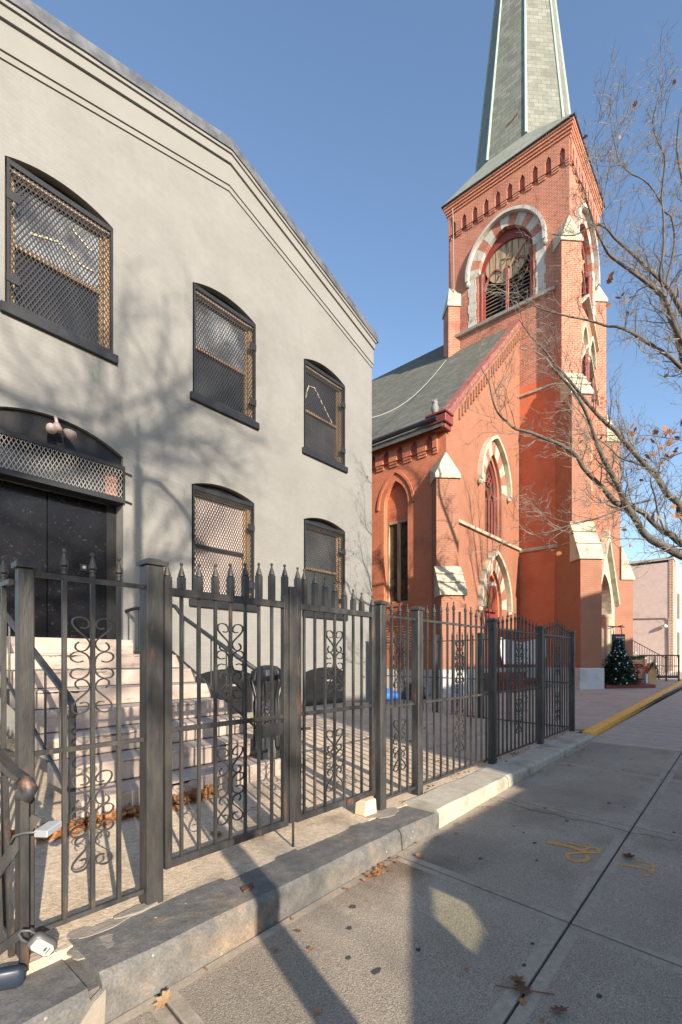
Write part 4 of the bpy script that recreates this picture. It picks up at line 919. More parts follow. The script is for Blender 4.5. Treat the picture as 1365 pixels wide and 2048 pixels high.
for a in (22.42, 25.38):
    k.lathe(PFR(a, -.0, -.18), [(.2, 0), (.2, .5), (.15, .6), (.15, 2.75), (.17, 2.85), (.25, 3.2), (.27, 3.3), (.27, 3.42)], 10)
k.build('column', 'stone', pt, smooth=True)
k = MB(); k.face([PFR(22.3, -.1, -.54), PFR(25.5, -.1, -.54), PFR(25.5, 5.4, -.54), PFR(22.3, 5.4, -.54)]); k.build('portal_door', 'maroon', pt)
# diagonal buttresses
def diag_buttress(cx, cy, ux, uy, stages, name='buttress', stone='stone'):
    u = Vector((ux, uy, 0)).normalized(); v = Vector((-u.y, u.x, 0)); C = Vector((cx, cy, 0))
    P = None
    for i, (z0, z1, L_, w_, mm, zcap) in enumerate(stages):
        k = MB(); h = w_ / 2; fr = [C + u * L_ + v * h, C + u * L_ - v * h]
        bk = [C - u * .45 - v * h, C - u * .45 + v * h]
        k.prism([p + Z * z0 for p in (fr[0], bk[1], bk[0], fr[1])], Z * (z1 - z0)); o = k.build(name, mm, ch)
        nx = stages[i + 1][2] if i + 1 < len(stages) else -.42
        if zcap and i == len(stages) - 1:
            k = MB(); e = .06; he = h + e
            p = [C + u * (L_ + e) - v * he + Z * z1, C + u * (L_ + e) + v * he + Z * z1]; p2 = [q + Z * .12 for q in p]
            sd = [C - u * (he - .02) - v * he + Z * z1, C - u * (he - .02) + v * he + Z * z1]; zt_ = z1 + .12 + (zcap - z1) * .38; s2 = [C - u * (he - .02) - v * he + Z * zt_, C - u * (he - .02) + v * he + Z * zt_]
            A = C - u * .02 + Z * zcap
            k.mesh([p[0], p[1], p2[0], p2[1], sd[0], sd[1], s2[0], s2[1], A], [(0, 1, 3, 2), (2, 3, 8), (0, 2, 6, 4), (2, 8, 6), (1, 5, 7, 3), (3, 7, 8), (0, 4, 5, 1)])
            k.build('buttress_cap', stone, o)
        elif zcap:
            k = MB(); e = .07
            p0 = [C + u * (L_ + e) + v * (h + e), C + u * (L_ + e) - v * (h + e)]; q0 = [C + u * nx + v * (h + e), C + u * nx - v * (h + e)]
            lo = .10
            vs = [p0[0] + Z * z1, p0[1] + Z * z1, p0[1] + Z * (z1 + lo), p0[0] + Z * (z1 + lo), q0[0] + Z * z1, q0[1] + Z * z1, q0[1] + Z * zcap, q0[0] + Z * zcap]
            k.mesh(vs, [(0, 1, 2, 3), (3, 2, 6, 7), (0, 3, 7, 4), (1, 5, 6, 2), (5, 4, 7, 6), (0, 4, 5, 1)])
            for t_ in (.36, .70):          # lapped courses on the weathering
                pa = [p0[0].lerp(q0[0], t_), p0[1].lerp(q0[1], t_)]; zz = z1 + lo + (zcap - z1 - lo) * t_
                k.prism([pa[0] + Z * (zz - .005), pa[0] + Z * (zz + .045) - u * .0, pa[1] + Z * (zz + .045), pa[1] + Z * (zz - .005)], u * .05)
            k.build('buttress_cap', stone, o)
            k = MB(); 
        if i == 0:
            k = MB(); e = .075; k.prism([C + u * (L_ + e) + v * (h + e) - Z * .1, C - u * .4 + v * (h + e) - Z * .1, C - u * .4 - v * (h + e) - Z * .1, C + u * (L_ + e) - v * (h + e) - Z * .1], Z * 1.05); k.build('plinth', 'plinth', o, bevel=.03)
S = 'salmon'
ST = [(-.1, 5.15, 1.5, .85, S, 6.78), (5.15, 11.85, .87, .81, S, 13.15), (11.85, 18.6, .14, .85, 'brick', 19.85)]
diag_buttress(TX0, TY0, -1, -1, ST); diag_buttress(TX1, TY0, 1, -1, ST)
diag_buttress(TX0, TY1, -1, 1, [(12, 18.45, .14, .85, 'brick', 19.7)]); diag_buttress(TX1, TY1, 1, 1, [(12, 18.45, .14, .85, 'brick', 19.7)])
diag_buttress(NX0, CY, -1, -1, [(-.1, 3.35, .80, .76, S, 4.4), (3.35, 7.35, .19, .76, S, 8.35)])
diag_buttress(NX1, CY, 1, -1, [(-.1, 3.35, .80, .76, S, 4.4), (3.35, 7.35, .19, .76, S, 8.35)])
# tower head: niches, stepped cornice, flared base and spire
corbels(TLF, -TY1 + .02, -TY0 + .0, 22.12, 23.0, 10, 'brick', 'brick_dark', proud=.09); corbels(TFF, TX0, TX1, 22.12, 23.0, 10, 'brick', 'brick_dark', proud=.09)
for i in range(5):
    e = .05 + .042 * i; z = 23.0 + i * .122; b = MB(); b.box(TX0 - e, TX1 + e, TY0 - e, TY1 + e, z + .025, z + .122); b.box(TX0 - e + .03, TX1 + e - .03, TY0 - e + .03, TY1 + e - .03, z, z + .025); b.build('cornice_course', 'brick_trim', ch, bevel=.012)
e = .27; z0 = 23.61
b = MB(); sq = [(TX0 - e, TY0 - e), (TX1 + e, TY0 - e), (TX1 + e, TY1 + e), (TX0 - e, TY1 + e)]
b.prism([(x, y, z0) for x, y in sq], (0, 0, .06)); b.build('eaves_edge', 'iron_dark', ch)
SCX, SCY = CX, (TY0 + TY1) / 2; ZS0, ZSA = 24.75, 46.2; rx0, ry0 = 2.12, 2.20
def octo(z):
    f = (ZSA - z) / (ZSA - ZS0); ap = 2.19 * f
    return [Vector((SCX + ap / math.cos(math.pi / 8) * math.cos(math.pi / 8 + k * math.pi / 4), SCY + ap / math.cos(math.pi / 8) * math.sin(math.pi / 8 + k * math.pi / 4), z)) for k in range(8)]
b = MB(); o0 = octo(ZS0); o1 = octo(ZSA - .25)
for k in range(8): b.face([o0[k], o0[(k + 1) % 8], o1[(k + 1) % 8], o1[k]])
sp = b.build('spire', 'slate', ch)
b = MB(); cs = [Vector((TX1 + e, TY1 + e, z0 + .06)), Vector((TX0 - e, TY1 + e, z0 + .06)), Vector((TX0 - e, TY0 - e, z0 + .06)), Vector((TX1 + e, TY0 - e, z0 + .06))]
ob = octo(ZS0 - .02); ob = [p + (p - Vector((SCX, SCY, p.z))) * .01 for p in ob]
for q in range(4):                        # flared skirt from the square eaves to the octagon
    c0, c1 = cs[q], cs[(q + 1) % 4]; k0 = 2 * q; a, bb2, c2 = ob[(k0) % 8], ob[(k0 + 1) % 8], ob[(k0 + 2) % 8]
    b.face([c0, a, bb2]) ; b.face([c0, bb2, c1]) ; b.face([c1, bb2, c2]) if False else None
    b.face([c1, bb2, ob[(k0 + 2) % 8]])
b.build('spire_skirt', mat('skirt_slate', (.20, .215, .18), (.26, .275, .23), 2.5, .75, .1, 40, c3=(.22, .24, .20), c3scale=1.2, c3amt=.3, grain=[(7, .08)]), ch)
for k in range(8):
    b = MB(); b.tube([o0[k] + Z * .05, o1[k]], [.075, .025], 6); b.build('spire_ridge', 'copper', sp)
b = MB(); pa = (o0[4] + o0[3]) / 2; 
fx = F((o0[4] + o0[3]) / 2 + Vector((-.012, 0, 0)), -Y, -X); tl = (2.19) / (ZSA - ZS0)
b.face([fx(.50, 1.30, -1.30 * tl + .004), fx(.30, 1.16, -1.16 * tl + .004), fx(-.05, 1.10, -1.10 * tl + .004), fx(.02, 1.2, -1.2 * tl + .004), fx(.25, 1.27, -1.27 * tl + .004), fx(.48, 1.42, -1.42 * tl + .004)]); b.build('missing_slates', 'leaf_dark', sp)
# lightning conductor and service cable
k = MB(); k.tube([TLF(-TY1 + .30, 23.3, .20), TLF(-TY1 + .30, 22.9, .12), TLF(-TY1 + .34, 17.2, .06), TLF(-TY1 + .36, 15.6, .06)], .022, 6); tag(move_origin(k.build('conduit', 'conduit'), (TX0, TY1, 15.5)), 'thin grey conduit running down the left edge of the bell tower', 'conduit')
pts = [Vector((20.2, 11.0, 15.6)).lerp(Vector((10.1, 9.6, 8.3)), i / 14) - Z * (1.1 * math.sin(math.pi * i / 14) * .8) for i in range(15)]
k = MB(); k.tube(pts, .013, 5); tag(move_origin(k.build('service_cable', 'cable'), (20.2, 11.0, 15.6)), 'pale green cable slung from the tower across the church roof', 'cable')
b = MB(); b.fbox(TLF, -TY1 - .02, -TY1 + .5, 15.0, 16.2, .0, .05); b.build('flashing', 'silver', ch)
# owl decoy on the kneeler
ow = thing('owl_statue', 'grey plastic owl decoy perched on the church eaves corner', 'statue', (14.0, 8.05, EAVE + .19))
k = MB(); k.lathe((14.0, 8.05, EAVE + .19), [(.10, 0), (.13, .06), (.165, .2), (.16, .32), (.12, .40), (.125, .44), (.13, .52), (.10, .60), (.03, .63)], 14); ob_ = k.build('owl_body', 'owl', ow, smooth=True)
k = MB()
for s_ in (-1, 1): k.lathe((14.0 - .05, 8.05 + s_ * .085, EAVE + .79), [(.04, -.04), (.025, .03), (.003, .08)], 6)
k.lathe((14.0 - .13, 8.05 - .03, EAVE + .68), [(.02, -.03), (.028, 0), (.01, .03)], 6); k.build('ear_tuft', 'owl', ow)
ow.scale = (.78, .78, .78)
# red steps to the side door
rs = thing('church_steps', 'three dark red painted steps below the church side door', 'steps', (18.2, 7.2, 0))
b = MB()
for i in range(3): e = .35 * (3 - i); b.box(17.2 - e * .6, 19.2 + e * .9, CY - .45 - e, CY - .07, (.05 if i == 0 else .05 + i * .24 + .001), .05 + (i + 1) * .24)
b.build('steps', 'maroon', rs, bevel=.015)
# pale board in the corner between gable front and tower
bd = thing('white_board', 'pale blue white board with curved ends standing in the corner behind the fence', 'board', (21, 7.4, 1))
zz = lambda t: 1.0
k = MB(); top = [(21.0 - .15 - 2.35 * i / 8, 2.02 + .15 * (i / 8) ** 1.6) for i in range(9)]
side = [(18.50 - .07, 1.8), (18.5, 1.4), (18.68, 1.08)]
k.prism([CFR(a, z, .20) for a, z in [(20.85, 1.06)] + top + side], (0, .03, 0)); k.build('panel', 'white_paint', bd)
k = MB(); k.prism([TLF(a, z, .20) for a, z in [(-7.58, 1.06), (-6.72, 1.06), (-6.60, 1.4), (-6.56, 1.8), (-6.62, 2.26), (-7.1, 2.14), (-7.58, 2.02)]], (.03, 0, 0)); k.build('panel', 'white_paint', bd)

# ------------------------------------------------------------------ passage between the buildings
tg = thing('window_guard', 'rusty bowed wire guard in the passage beside the church wall', 'guard', (12.4, 8.3, 0))
k = MB()
for i in range(9):
    z = 1.62 + i * .085; k.tube([(11.3 + .0 * i, 9.2, z - .12), (11.8, 8.7, z), (12.6, 8.3, z + .03), (13.2, 8.2, z - .06), (13.4, 8.35, z - .3)], .014, 5)
k.build('hoop', 'rust', tg)
k = MB()
for i in range(9): f = i / 8; k.tube([(11.3 + 2.1 * f, 9.2 - .9 * f, .1), (11.3 + 2.1 * f, 9.2 - .9 * f, 1.7)], .013, 5)
k.build('upright', 'rust', tg)
for nm, c, s, m, lb, ct in (('tarpaulin', (11.6, 8.5, .3), (.8, .4, .30), 'tarp', 'crumpled blue tarpaulin in the passage between the buildings', 'tarpaulin'), ('refuse_bag', (12.5, 7.9, .25), (.45, .4, .45), 'bag', 'black refuse bag beside the blue tarpaulin in the passage', 'bag')):
    k = MB(); n, mm_ = 14, 9; vs = []; fs = []
    for i in range(mm_ + 1):
        ph = math.pi / 2 * i / mm_
        for j in range(n):
            th_ = 2 * math.pi * j / n; r_ = math.cos(ph) * (1 + .35 * noise.noise(Vector((math.cos(th_) * 2, math.sin(th_) * 2, i * .5 + c[0]))))
            vs.append((c[0] + s[0] * r_ * math.cos(th_), c[1] + s[1] * r_ * math.sin(th_), .08 + s[2] * math.sin(ph) * (1 + .4 * noise.noise(Vector((th_, ph * 2, 3))))))
    for i in range(mm_):
        for j in range(n): fs.append((i * n + j, i * n + (j + 1) % n, i * n + n + (j + 1) % n, i * n + n + j))
    k.mesh(vs, fs); tag(move_origin(k.build(nm, m, smooth=True), (c[0], c[1], .08)), lb, ct)

# ------------------------------------------------------------------ things before the portal and beyond
tz = .13
xt = thing('christmas_tree', 'decorated fir tree with blue and silver baubles beside the grey buttress foot', 'christmas tree', (21.55, 4.05, tz))
TB = Vector((21.55, 4.05, tz)); TH = 1.95
k = MB(); k.tube([TB, TB + Z * 1.9], [.05, .012], 7); k.build('trunk', 'bark', xt)
k = MB(); rng = random.Random(3); tips = []
for i in range(330):
    f = i / 330; z = .12 + (TH - .2) * (f ** .9); rr = .98 * (1 - z / TH) ** 1.15 + .03; an = i * 2.399 + rng.uniform(-.2, .2)
    dirv = Vector((math.cos(an), math.sin(an), .12)); base = TB + Z * (z + .06); tip = base + dirv * rr * rng.uniform(.75, 1.08) - Z * .10 * rr; tips.append(tip)
    nn_ = max(4, int(rr * 17))
    for j in range(nn_):
        t_ = (j + 1) / nn_; p = base.lerp(tip, t_)
        for s_ in (-1, 1):
            sd_ = Vector((-dirv.y, dirv.x, 0)) * s_; q = p + (dirv * .6 + sd_).normalized() * (.16 * (1.15 - t_ * .6)) + Z * rng.uniform(-.04, .05)
            wv = Z * .016 + dirv * .012; k.face([p - wv, q - wv * .4, q + wv * .4, p + wv])
            wv = (dirv * .8 - sd_ * .4) * .022; k.face([p - wv, q - wv * .4, q + wv * .4, p + wv])
k.build('foliage', 'pine', xt)
k = MB(); k.lathe((0, 0, 0), [(.004, -.045), (.03, -.035), (.045, 0), (.03, .035), (.012, .042), (.012, .055), (.002, .056)], 10)
for bi, (mm_, lb) in enumerate((('blue_glass', 'shiny blue bauble hanging on the decorated fir tree'), ('silver_glass', 'pale silver bauble hanging on the decorated fir tree'))):
    k2 = MB(); k2.v, k2.f, k2.mi = list(k.v), list(k.f), list(k.mi); b0 = k2.build('bauble', mm_, smooth=True); tag(b0, lb, 'bauble', 'blue baubles on the fir tree' if bi == 0 else 'silver baubles on the fir tree')
    vis = [t for t in tips if (t - TB).dot(Vector((-.93, -.37, 0))) > .1 * (1 - (t.z - tz) / TH)]; rng.shuffle(vis)
    for j, t in enumerate(vis[:34]):
        o = b0 if j == 0 else b0.copy()
        if j: COL.objects.link(o)
        o.location = t + Vector((-.05, -.03, -.05)); o.scale = (rng.uniform(.5, .85),) * 3
# portal notice board
nb = thing('notice_board', 'dark framed notice board with pale lettering behind the decorated fir tree', 'sign', (22.9, 4.5, .15))
NF = F((22.92, 4.30, 0), Vector((.66, -.75, 0)), Vector((-.75, -.66, 0)))
k = MB(); k.fbox(NF, -.27, .27, 2.02, 2.36, -.03, .03); k.build('header', 'sign_dark', nb)
k = MB()
for zrow, segs in ((2.22, [(-.12, .22)]), (2.12, [(-.14, .22)])):
    a = segs[0][0]
    while a < segs[0][1]: ww = rng.uniform(.015, .03); k.fbox(NF, a, a + ww, zrow - .025, zrow + .025, .031, .034); a += ww + .010
k.build('lettering', 'sign_text', nb)
k = MB(); k.fbox(NF, -.27, -.21, .15, 2.02, -.03, .03); k.fbox(NF, .21, .27, .15, 2.02, -.03, .03); k.fbox(NF, -.21, .21, .9, .95, -.03, .03)
for a in (-.2, .15): k.tube([NF(a, 2.36, 0), NF(a - .05, 2.72, 0)], .018, 5)
k.tube([NF(-.45, 2.70, 0), NF(.25, 2.66, 0)], .022, 5); k.tube([NF(-.45, 2.60, 0), NF(.2, 2.74, 0)], .018, 5); k.build('frame', 'sign_dark', nb)
k = MB(); k.fbox(NF, -.21, .21, .95, 2.02, -.01, .01); k.build('poster', 'white_label', nb)
# low red step, slatted planter, plywood box with straw bow, garlands
k = MB(); k.prism([(20.6, 4.3, .06), (22.1, 2.85, .06), (23.4, 3.3, .06), (22.0, 4.8, .06)], (0, 0, .22)); tag(move_origin(k.build('low_platform', 'maroon', bevel=.02), (21.8, 3.7, .1)), 'low dark red platform step in front of the church portal', 'platform')
pl = thing('slatted_planter', 'large cedar slatted planter box with garland behind the fir tree', 'planter', (24.6, 3.9, .2))
PFm = F((24.55, 3.86, 0), Vector((.66, -.75, 0)), Vector((-.75, -.66, 0)))
for i in range(9):
    k = MB(); k.fbox(PFm, -.55, .38, .42 + i * .10, .415 + i * .10 + .09, -.4, 0); k.build('slat', 'cedar', pl)
k = MB(); k.fbox(PFm, -.5, .33, .15, .415, -.36, -.04); k.build('base', 'maroon', pl)
def garland(pts, r, name, lab, n=500, mm_='garland'):
    k = MB(); pts = [Vector(p) for p in pts]
    for i in range(n):
        f = rng.random() * (len(pts) - 1); q = min(int(f), len(pts) - 2); p = pts[q].lerp(pts[q + 1], f - q); dv = Vector((rng.gauss(0, 1), rng.gauss(0, 1), rng.gauss(0, 1))).normalized(); e_ = p + dv * r * rng.uniform(.6, 1.1); sd_ = dv.orthogonal().normalized() * .018
        k.face([p - sd_, e_ - sd_ * .3, e_ + sd_ * .3, p + sd_])
    return tag(move_origin(k.build(name, mm_), pts[0]), lab, 'garland')
garland([PFm(-.5, 1.34, 0), PFm(-.1, 1.36, 0), PFm(.3, 1.40, 0)], .12, 'garland', 'bright green garland lying along the top of the slatted planter')
garland([(22.6, 4.1, 1.22), (22.9, 3.8, 1.05), (23.2, 3.5, .98)], .14, 'garland', 'dark green garland with red bows on the railing by the fir tree', 500, 'pine')
for c in ((22.95, 3.74, .98), (23.25, 3.45, .93)):
    bw = thing('bow', 'red ribbon bow nearer the fir tree on the dark garland' if c[0] < 23 else 'red ribbon bow at the outer end of the dark garland', 'bow', c, 'red bows on the garland')
    k = MB(); C_ = Vector(c) + Vector((-.14, -.12, 0)); s2 = Vector((.66, -.75, 0))
    for s_ in (-1, 1): k.prism([C_, C_ + s2 * s_ * .13 + Z * .08, C_ + s2 * s_ * .14 - Z * .05], (-.05, -.04, 0)); k.prism([C_, C_ + s2 * s_ * .03 - Z * .25, C_ + s2 * s_ * .09 - Z * .24], (-.02, -.02, 0))
    k.build('ribbon', 'red_bow', bw)
k = MB(); k.tube([(23.05, 3.62, .15), (23.05, 3.62, 1.0)], .025, 6); k.tube([(22.5, 4.15, 1.05), (23.35, 3.3, .95)], .02, 6); tag(move_origin(k.build('hand_rail', 'iron_dark'), (23.05, 3.62, .15)), 'short dark handrail carrying the garland with red bows', 'railing')
px_ = thing('plywood_box', 'tall tan plywood box with a pale straw bow and garland', 'box', (23.3, 3.15, .17))
PB = F((23.3, 3.12, 0), Vector((.66, -.75, 0)), Vector((-.75, -.66, 0)))
k = MB(); k.fbox(PB, -.17, .17, .15, .75, -.3, 0); k.prism([PB(-.17, .75, 0), PB(.17, .75, 0), PB(.08, 1.1, 0), PB(-.02, 1.12, 0)], PB.n * -.3); k.build('box_body', 'plywood', px_)
k = MB(); k.fbox(PB, -.27, -.18, .18, .7, -.3, -.01); k.build('side_board', 'white_paint', px_)
k = MB()
for i in range(60):
    dv = Vector((rng.gauss(0, .06), rng.gauss(0, .06), rng.uniform(-.30, .30))); p = PB(.03, 1.15, .03); k.bar(p, p + dv, .02, X, .006)
k.build('straw_bow', 'straw', px_)
garland([PB(-.2, .8, .03), PB(.0, 1.15, .03), PB(.16, .9, .03), PB(.26, .45, .03)], .07, 'garland', 'light green garland hung round the plywood box', 400)
# iron railings further along the pavement
rl = thing('ramp_railing', 'black iron railing with wavy base panel before the pink building', 'railing', (27.5, 3.4, .2))
RF = F((27.6, 3.6, 0), Vector((.64, -.77, 0)), Vector((-.77, -.64, 0)))
k = MB()
for a in (-.55, .0, .55, 1.15): k.fbox(RF, a - .03, a + .03, .2, 1.5, -.03, .03)
k.fbox(RF, -.55, 1.15, 1.44, 1.50, -.02, .02); k.fbox(RF, -.55, 1.15, .93, .97, -.02, .02); k.build('frame', 'iron_dark', rl)
k = MB(); k.fbox(RF, -.5, 1.1, .35, .47, -.02, .02)
for i in range(16): a = -.45 + i * .1; k.bar(RF(a, .5, 0), RF(a + .08, .36, 0), .05, Z, .02)
k.build('wavy_panel', 'iron_dark', rl)
for i in range(16): k = MB(); a = -.5 + i * .104; k.fbox(RF, a - .008, a + .008, .5, 1.44, -.008, .008); k.build('baluster', 'iron_dark', rl)
k = MB()
for i in range(13): a = i * .14; k.fbox(F((26.0, 2.62, 0), Vector((.99, .12, 0)), -Y), a - .012, a + .012, .15, 1.75, -.012, .012)
k.fbox(F((26.0, 2.62, 0), Vector((.99, .12, 0)), -Y), -.02, 1.75, 1.6, 1.64, -.014, .014)
k.fbox(F((26.0, 2.62, 0), Vector((.99, .12, 0)), -Y), -.04, .04, .15, 1.8, -.04, .04)
# pink house with outside stair
PXX = 42.0
pk_ = thing('pink_building', 'pink stuccoed side wall with brown brick quoins and an outside stair at right', 'building', (PXX, 6, .3))
b = MB(); b.box(PXX, PXX + 12, 4.62, 16, -.2, 8.45); b.build('wall', 'pink', pk_)
b = MB(); b.box(PXX - .03, PXX + .4, 4.36, 4.618, -.2, 8.6); b.build('quoins', 'quoin', pk_)
b = MB(); b.box(PXX - .1, PXX + 12.1, 4.3, 16.1, 8.62, 8.8); b.build('parapet', 'stone_white', pk_)
b = MB(); b.box(PXX + .45, PXX + 12, 4.2, 4.6, -.2, 8.5); b.box(PXX + 2, PXX + 4.4, 3.0, 4.2, -.2, 7.6); b.build('front_wall', 'cream', pk_)
for xx in (PXX + .9, PXX + 2.3):
    for z0_ in (1.4, 4.3): k = MB(); k.box(xx, xx + .9, 4.13 if xx < PXX + 2 else 2.93, 4.19 if xx < PXX + 2 else 2.99, z0_, z0_ + 1.9); k.build('window', 'pane_dark', pk_)
b = MB()
for i in range(9): b.box(PXX - 1.6, PXX - .4, 7.2 - i * .31 - .36, 7.2 - i * .31, 2.0 - i * .2 - .10, 2.0 - i * .2)
b.box(PXX - 1.6, PXX - .4, 7.2, 8.4, 1.9, 2.0); b.build('outside_stair', 'stone_white', pk_)
k = MB()
for i in range(19):
    y = 7.3 - i * .155; z = 2.05 - i * .1; k.tube([(PXX - 1.6, y, z), (PXX - 1.6, y, z + 1.05)], .016, 4)
k.tube([(PXX - 1.6, 7.5, 3.22), (PXX - 1.6, 4.45, 1.25)], .03, 5); k.build('stair_railing', 'iron_dark', pk_)
k = MB(); k.tube([(PXX - .06, 7.0, 4.40), (PXX - .06, 4.75, 4.32), (PXX - .06, 4.62, 4.2), (PXX - .06, 4.60, 1.4)], .035, 6); k.build('conduit', 'conduit', pk_)
k = MB(); k.lathe((PXX - .22, 4.82, 3.72), [(.05, .12), (.14, .05), (.16, -.08), (.04, -.12)], 8); k.tube([(PXX, 4.85, 3.85), (PXX - .25, 4.82, 3.82)], .03, 5)
tag(move_origin(k.build('wall_lamp', 'white_paint'), (PXX, 4.82, 3.8)), 'small white lamp on the pink stucco wall', 'lamp')

# ------------------------------------------------------------------ bare street trees
c_, s_ = math.cos(R(41.216)), math.sin(R(41.216))
def at(px, py, dep):
    t = (px - 682.5) / 939.0; v = (1318.0 - py) / 939.0
    return Vector(((s_ * t + c_) * dep, (-c_ * t + s_) * dep, EYE + v * dep))
trt = random.Random(11)
def rough_path(pts, amp):
    return [p + Vector((trt.gauss(0, amp), trt.gauss(0, amp), trt.gauss(0, amp))) for p in pts]
def sprout(tw, p, dv, L_, r, lev, leaves, rg):
    n = 5 if lev < 2 else 4 if lev == 2 else 3
    pts = [p]; d_ = dv.normalized(); kink = .22 if lev < 2 else .30
    for i in range(n):
        d_ = (d_ + Vector((rg.gauss(0, kink), rg.gauss(0, kink), rg.gauss(0, kink) + .05))).normalized(); pts.append(pts[-1] + d_ * L_ / n)
    rs = [r * (1 - .72 * i / n) for i in range(n + 1)]
    tw.tube(pts, rs, 5 if r > .012 else 3, caps=False)
    if lev >= 3: return
    m_ = {0: 9, 1: 6, 2: 3}[lev]
    for i in range(m_):
        f = (.18 + .8 * (i + rg.random() * .8) / m_) * n; q = min(int(f), n - 1); b0 = pts[q].lerp(pts[q + 1], f - q); dd = (pts[q + 1] - pts[q]).normalized()
        ax = dd.orthogonal().normalized(); ax.rotate(Matrix.Rotation(rg.uniform(0, 6.283), 3, dd)); nd = dd * .75 + ax * rg.uniform(.55, .95) + Z * .12
        sprout(tw, b0, nd, L_ * rg.uniform(.35, .62), max(r * .5 * (1 - .4 * f / n), .0036), lev + 1, leaves, rg)
    if lev == 2 and rg.random() < .012: leaves.append(pts[-1])
def leaf_mb(k, c, size, rg, flat=False):
    out = [(0, -.5), (.10, -.36), (.30, -.34), (.18, -.16), (.42, -.02), (.22, .10), (.34, .30), (.12, .28), (0, .52), (-.12, .28), (-.34, .30), (-.22, .10), (-.42, -.02), (-.18, -.16), (-.30, -.34), (-.10, -.36)]
    if flat: nv = Vector((rg.gauss(0, .22), rg.gauss(0, .22), 1)).normalized()
    else: nv = Vector((rg.gauss(0, 1), rg.gauss(0, 1), rg.gauss(0, 1))).normalized()
    a = nv.orthogonal().normalized(); a.rotate(Matrix.Rotation(rg.uniform(0, 6.28), 3, nv)); b2 = nv.cross(a); cu = rg.uniform(.1, .5)
    pts = [c + a * x * size + b2 * y * size + nv * size * cu * (x * x + y * y) for x, y in out]; ctr = c + nv * size * .0
    i = len(k.v); k.v += [tuple(p) for p in pts] + [tuple(ctr)]
    for q in range(len(pts)): k.f.append((i + q, i + (q + 1) % len(pts), i + len(pts))); k.mi.append(k.cur)
stt = thing('street_tree', 'bare street tree with spreading grey branches and a few dry leaves at right', 'tree', (9.6, -1.2, .0))
LIMBS = [
 ([(1480, 1150), (1420, 1132), (1365, 1112), (1336, 1096), (1304, 1080), (1285, 1061), (1272, 1037), (1258, 1018), (1246, 996), (1237, 972), (1218, 937), (1202, 905), (1193, 884), (1178, 838), (1160, 800), (1138, 770), (1105, 735)], 8.3, 7.4, .125, .020),
 ([(1272, 1037), (1250, 1012), (1234, 1007), (1221, 994), (1210, 980), (1189, 959), (1167, 935), (1154, 913), (1125, 891), (1099, 880), (1062, 865), (1033, 858), (1018, 847), (996, 825), (985, 795), (978, 763), (965, 740)], 8.05, 7.2, .085, .010),
 ([(1450, 1120), (1400, 1100), (1365, 1088), (1342, 1069), (1328, 1063), (1304, 1042), (1288, 1026), (1262, 1012), (1240, 985)], 8.5, 8.3, .105, .04),
 ([(1440, 1130), (1400, 1080), (1365, 1031), (1358, 1007), (1334, 986), (1315, 953), (1296, 935), (1272, 908), (1250, 884), (1229, 859), (1213, 846), (1189, 822), (1167, 795), (1148, 771), (1130, 749), (1113, 731), (1100, 714), (1080, 690), (1062, 672), (1040, 640)], 8.4, 8.0, .105, .010),
 ([(1296, 935), (1270, 925), (1240, 915), (1222, 897), (1200, 880), (1180, 868)], 8.3, 8.0, .035, .008),
 ([(1460, 800), (1410, 765), (1365, 736), (1342, 714), (1317, 698), (1288, 680), (1261, 663), (1234, 653), (1215, 652), (1180, 641), (1140, 633), (1100, 623), (1065, 610), (1035, 585)], 8.8, 8.4, .075, .008),
 ([(1450, 740), (1400, 680), (1365, 623), (1347, 590), (1334, 572), (1315, 553), (1293, 534), (1272, 513), (1250, 494), (1229, 475), (1213, 456), (1190, 450), (1150, 470), (1105, 468)], 9.0, 8.6, .085, .010),
 ([(1440, 800), (1400, 730), (1365, 682), (1350, 650), (1331, 596), (1300, 570), (1288, 560), (1261, 540), (1237, 523), (1218, 507), (1205, 483), (1191, 453), (1183, 427), (1175, 405), (1170, 380), (1150, 340)], 8.6, 8.0, .085, .008),
 ([(1331, 596), (1325, 570), (1320, 545), (1328, 500), (1328, 432), (1324, 392), (1331, 325), (1328, 306), (1312, 271), (1307, 239), (1315, 204), (1326, 171)], 8.5, 8.3, .040, .006),
 ([(1334, 572), (1336, 555), (1350, 486), (1344, 435), (1331, 424), (1312, 386), (1288, 359), (1261, 346), (1240, 322), (1232, 295), (1226, 270)], 8.7, 8.5, .036, .006),
 ([(1213, 456), (1205, 420), (1215, 360), (1225, 300), (1232, 262), (1243, 238)], 8.5, 8.3, .018, .005),
 ([(1205, 390), (1198, 350), (1192, 310), (1190, 280)], 8.4, 8.2, .012, .004),
 ([(1480, 980), (1420, 900), (1365, 700), (1350, 650), (1330, 610)], 9.4, 9.2, .14, .07),
 ([(1500, 900), (1430, 760), (1400, 600), (1380, 480), (1370, 380), (1355, 300), (1360, 230)], 9.6, 9.2, .12, .012),
 ([(1302, 1000), (1262, 1010), (1230, 1022), (1200, 1035), (1170, 1042), (1140, 1050), (1105, 1063), (1075, 1068), (1040, 1080)], 7.8, 7.3, .030, .006),
 ([(1330, 1060), (1318, 1030), (1310, 990), (1302, 960), (1315, 930), (1340, 915), (1365, 905)], 8.0, 7.8, .030, .010),
 ([(1365, 880), (1330, 875), (1290, 870), (1262, 880)], 9.4, 9.2, .02, .006),
]
tk, tw = MB(), MB(); leaves = []
base = Vector((9.6, -1.2, -.05)); fork = at(1480, 1150, 8.5)
tk.tube([base, base + Z * 1.2, base.lerp(fork, .75) + Z * .3, fork], [.22, .18, .15, .11], 12)
tk.tube([base + Z * 1.0, at(1560, 1000, 9.2), at(1480, 980, 9.4)], [.16, .12, .09], 10)
tk.tube([at(1560, 1000, 9.2), at(1500, 900, 9.6)], [.11, .08], 8)
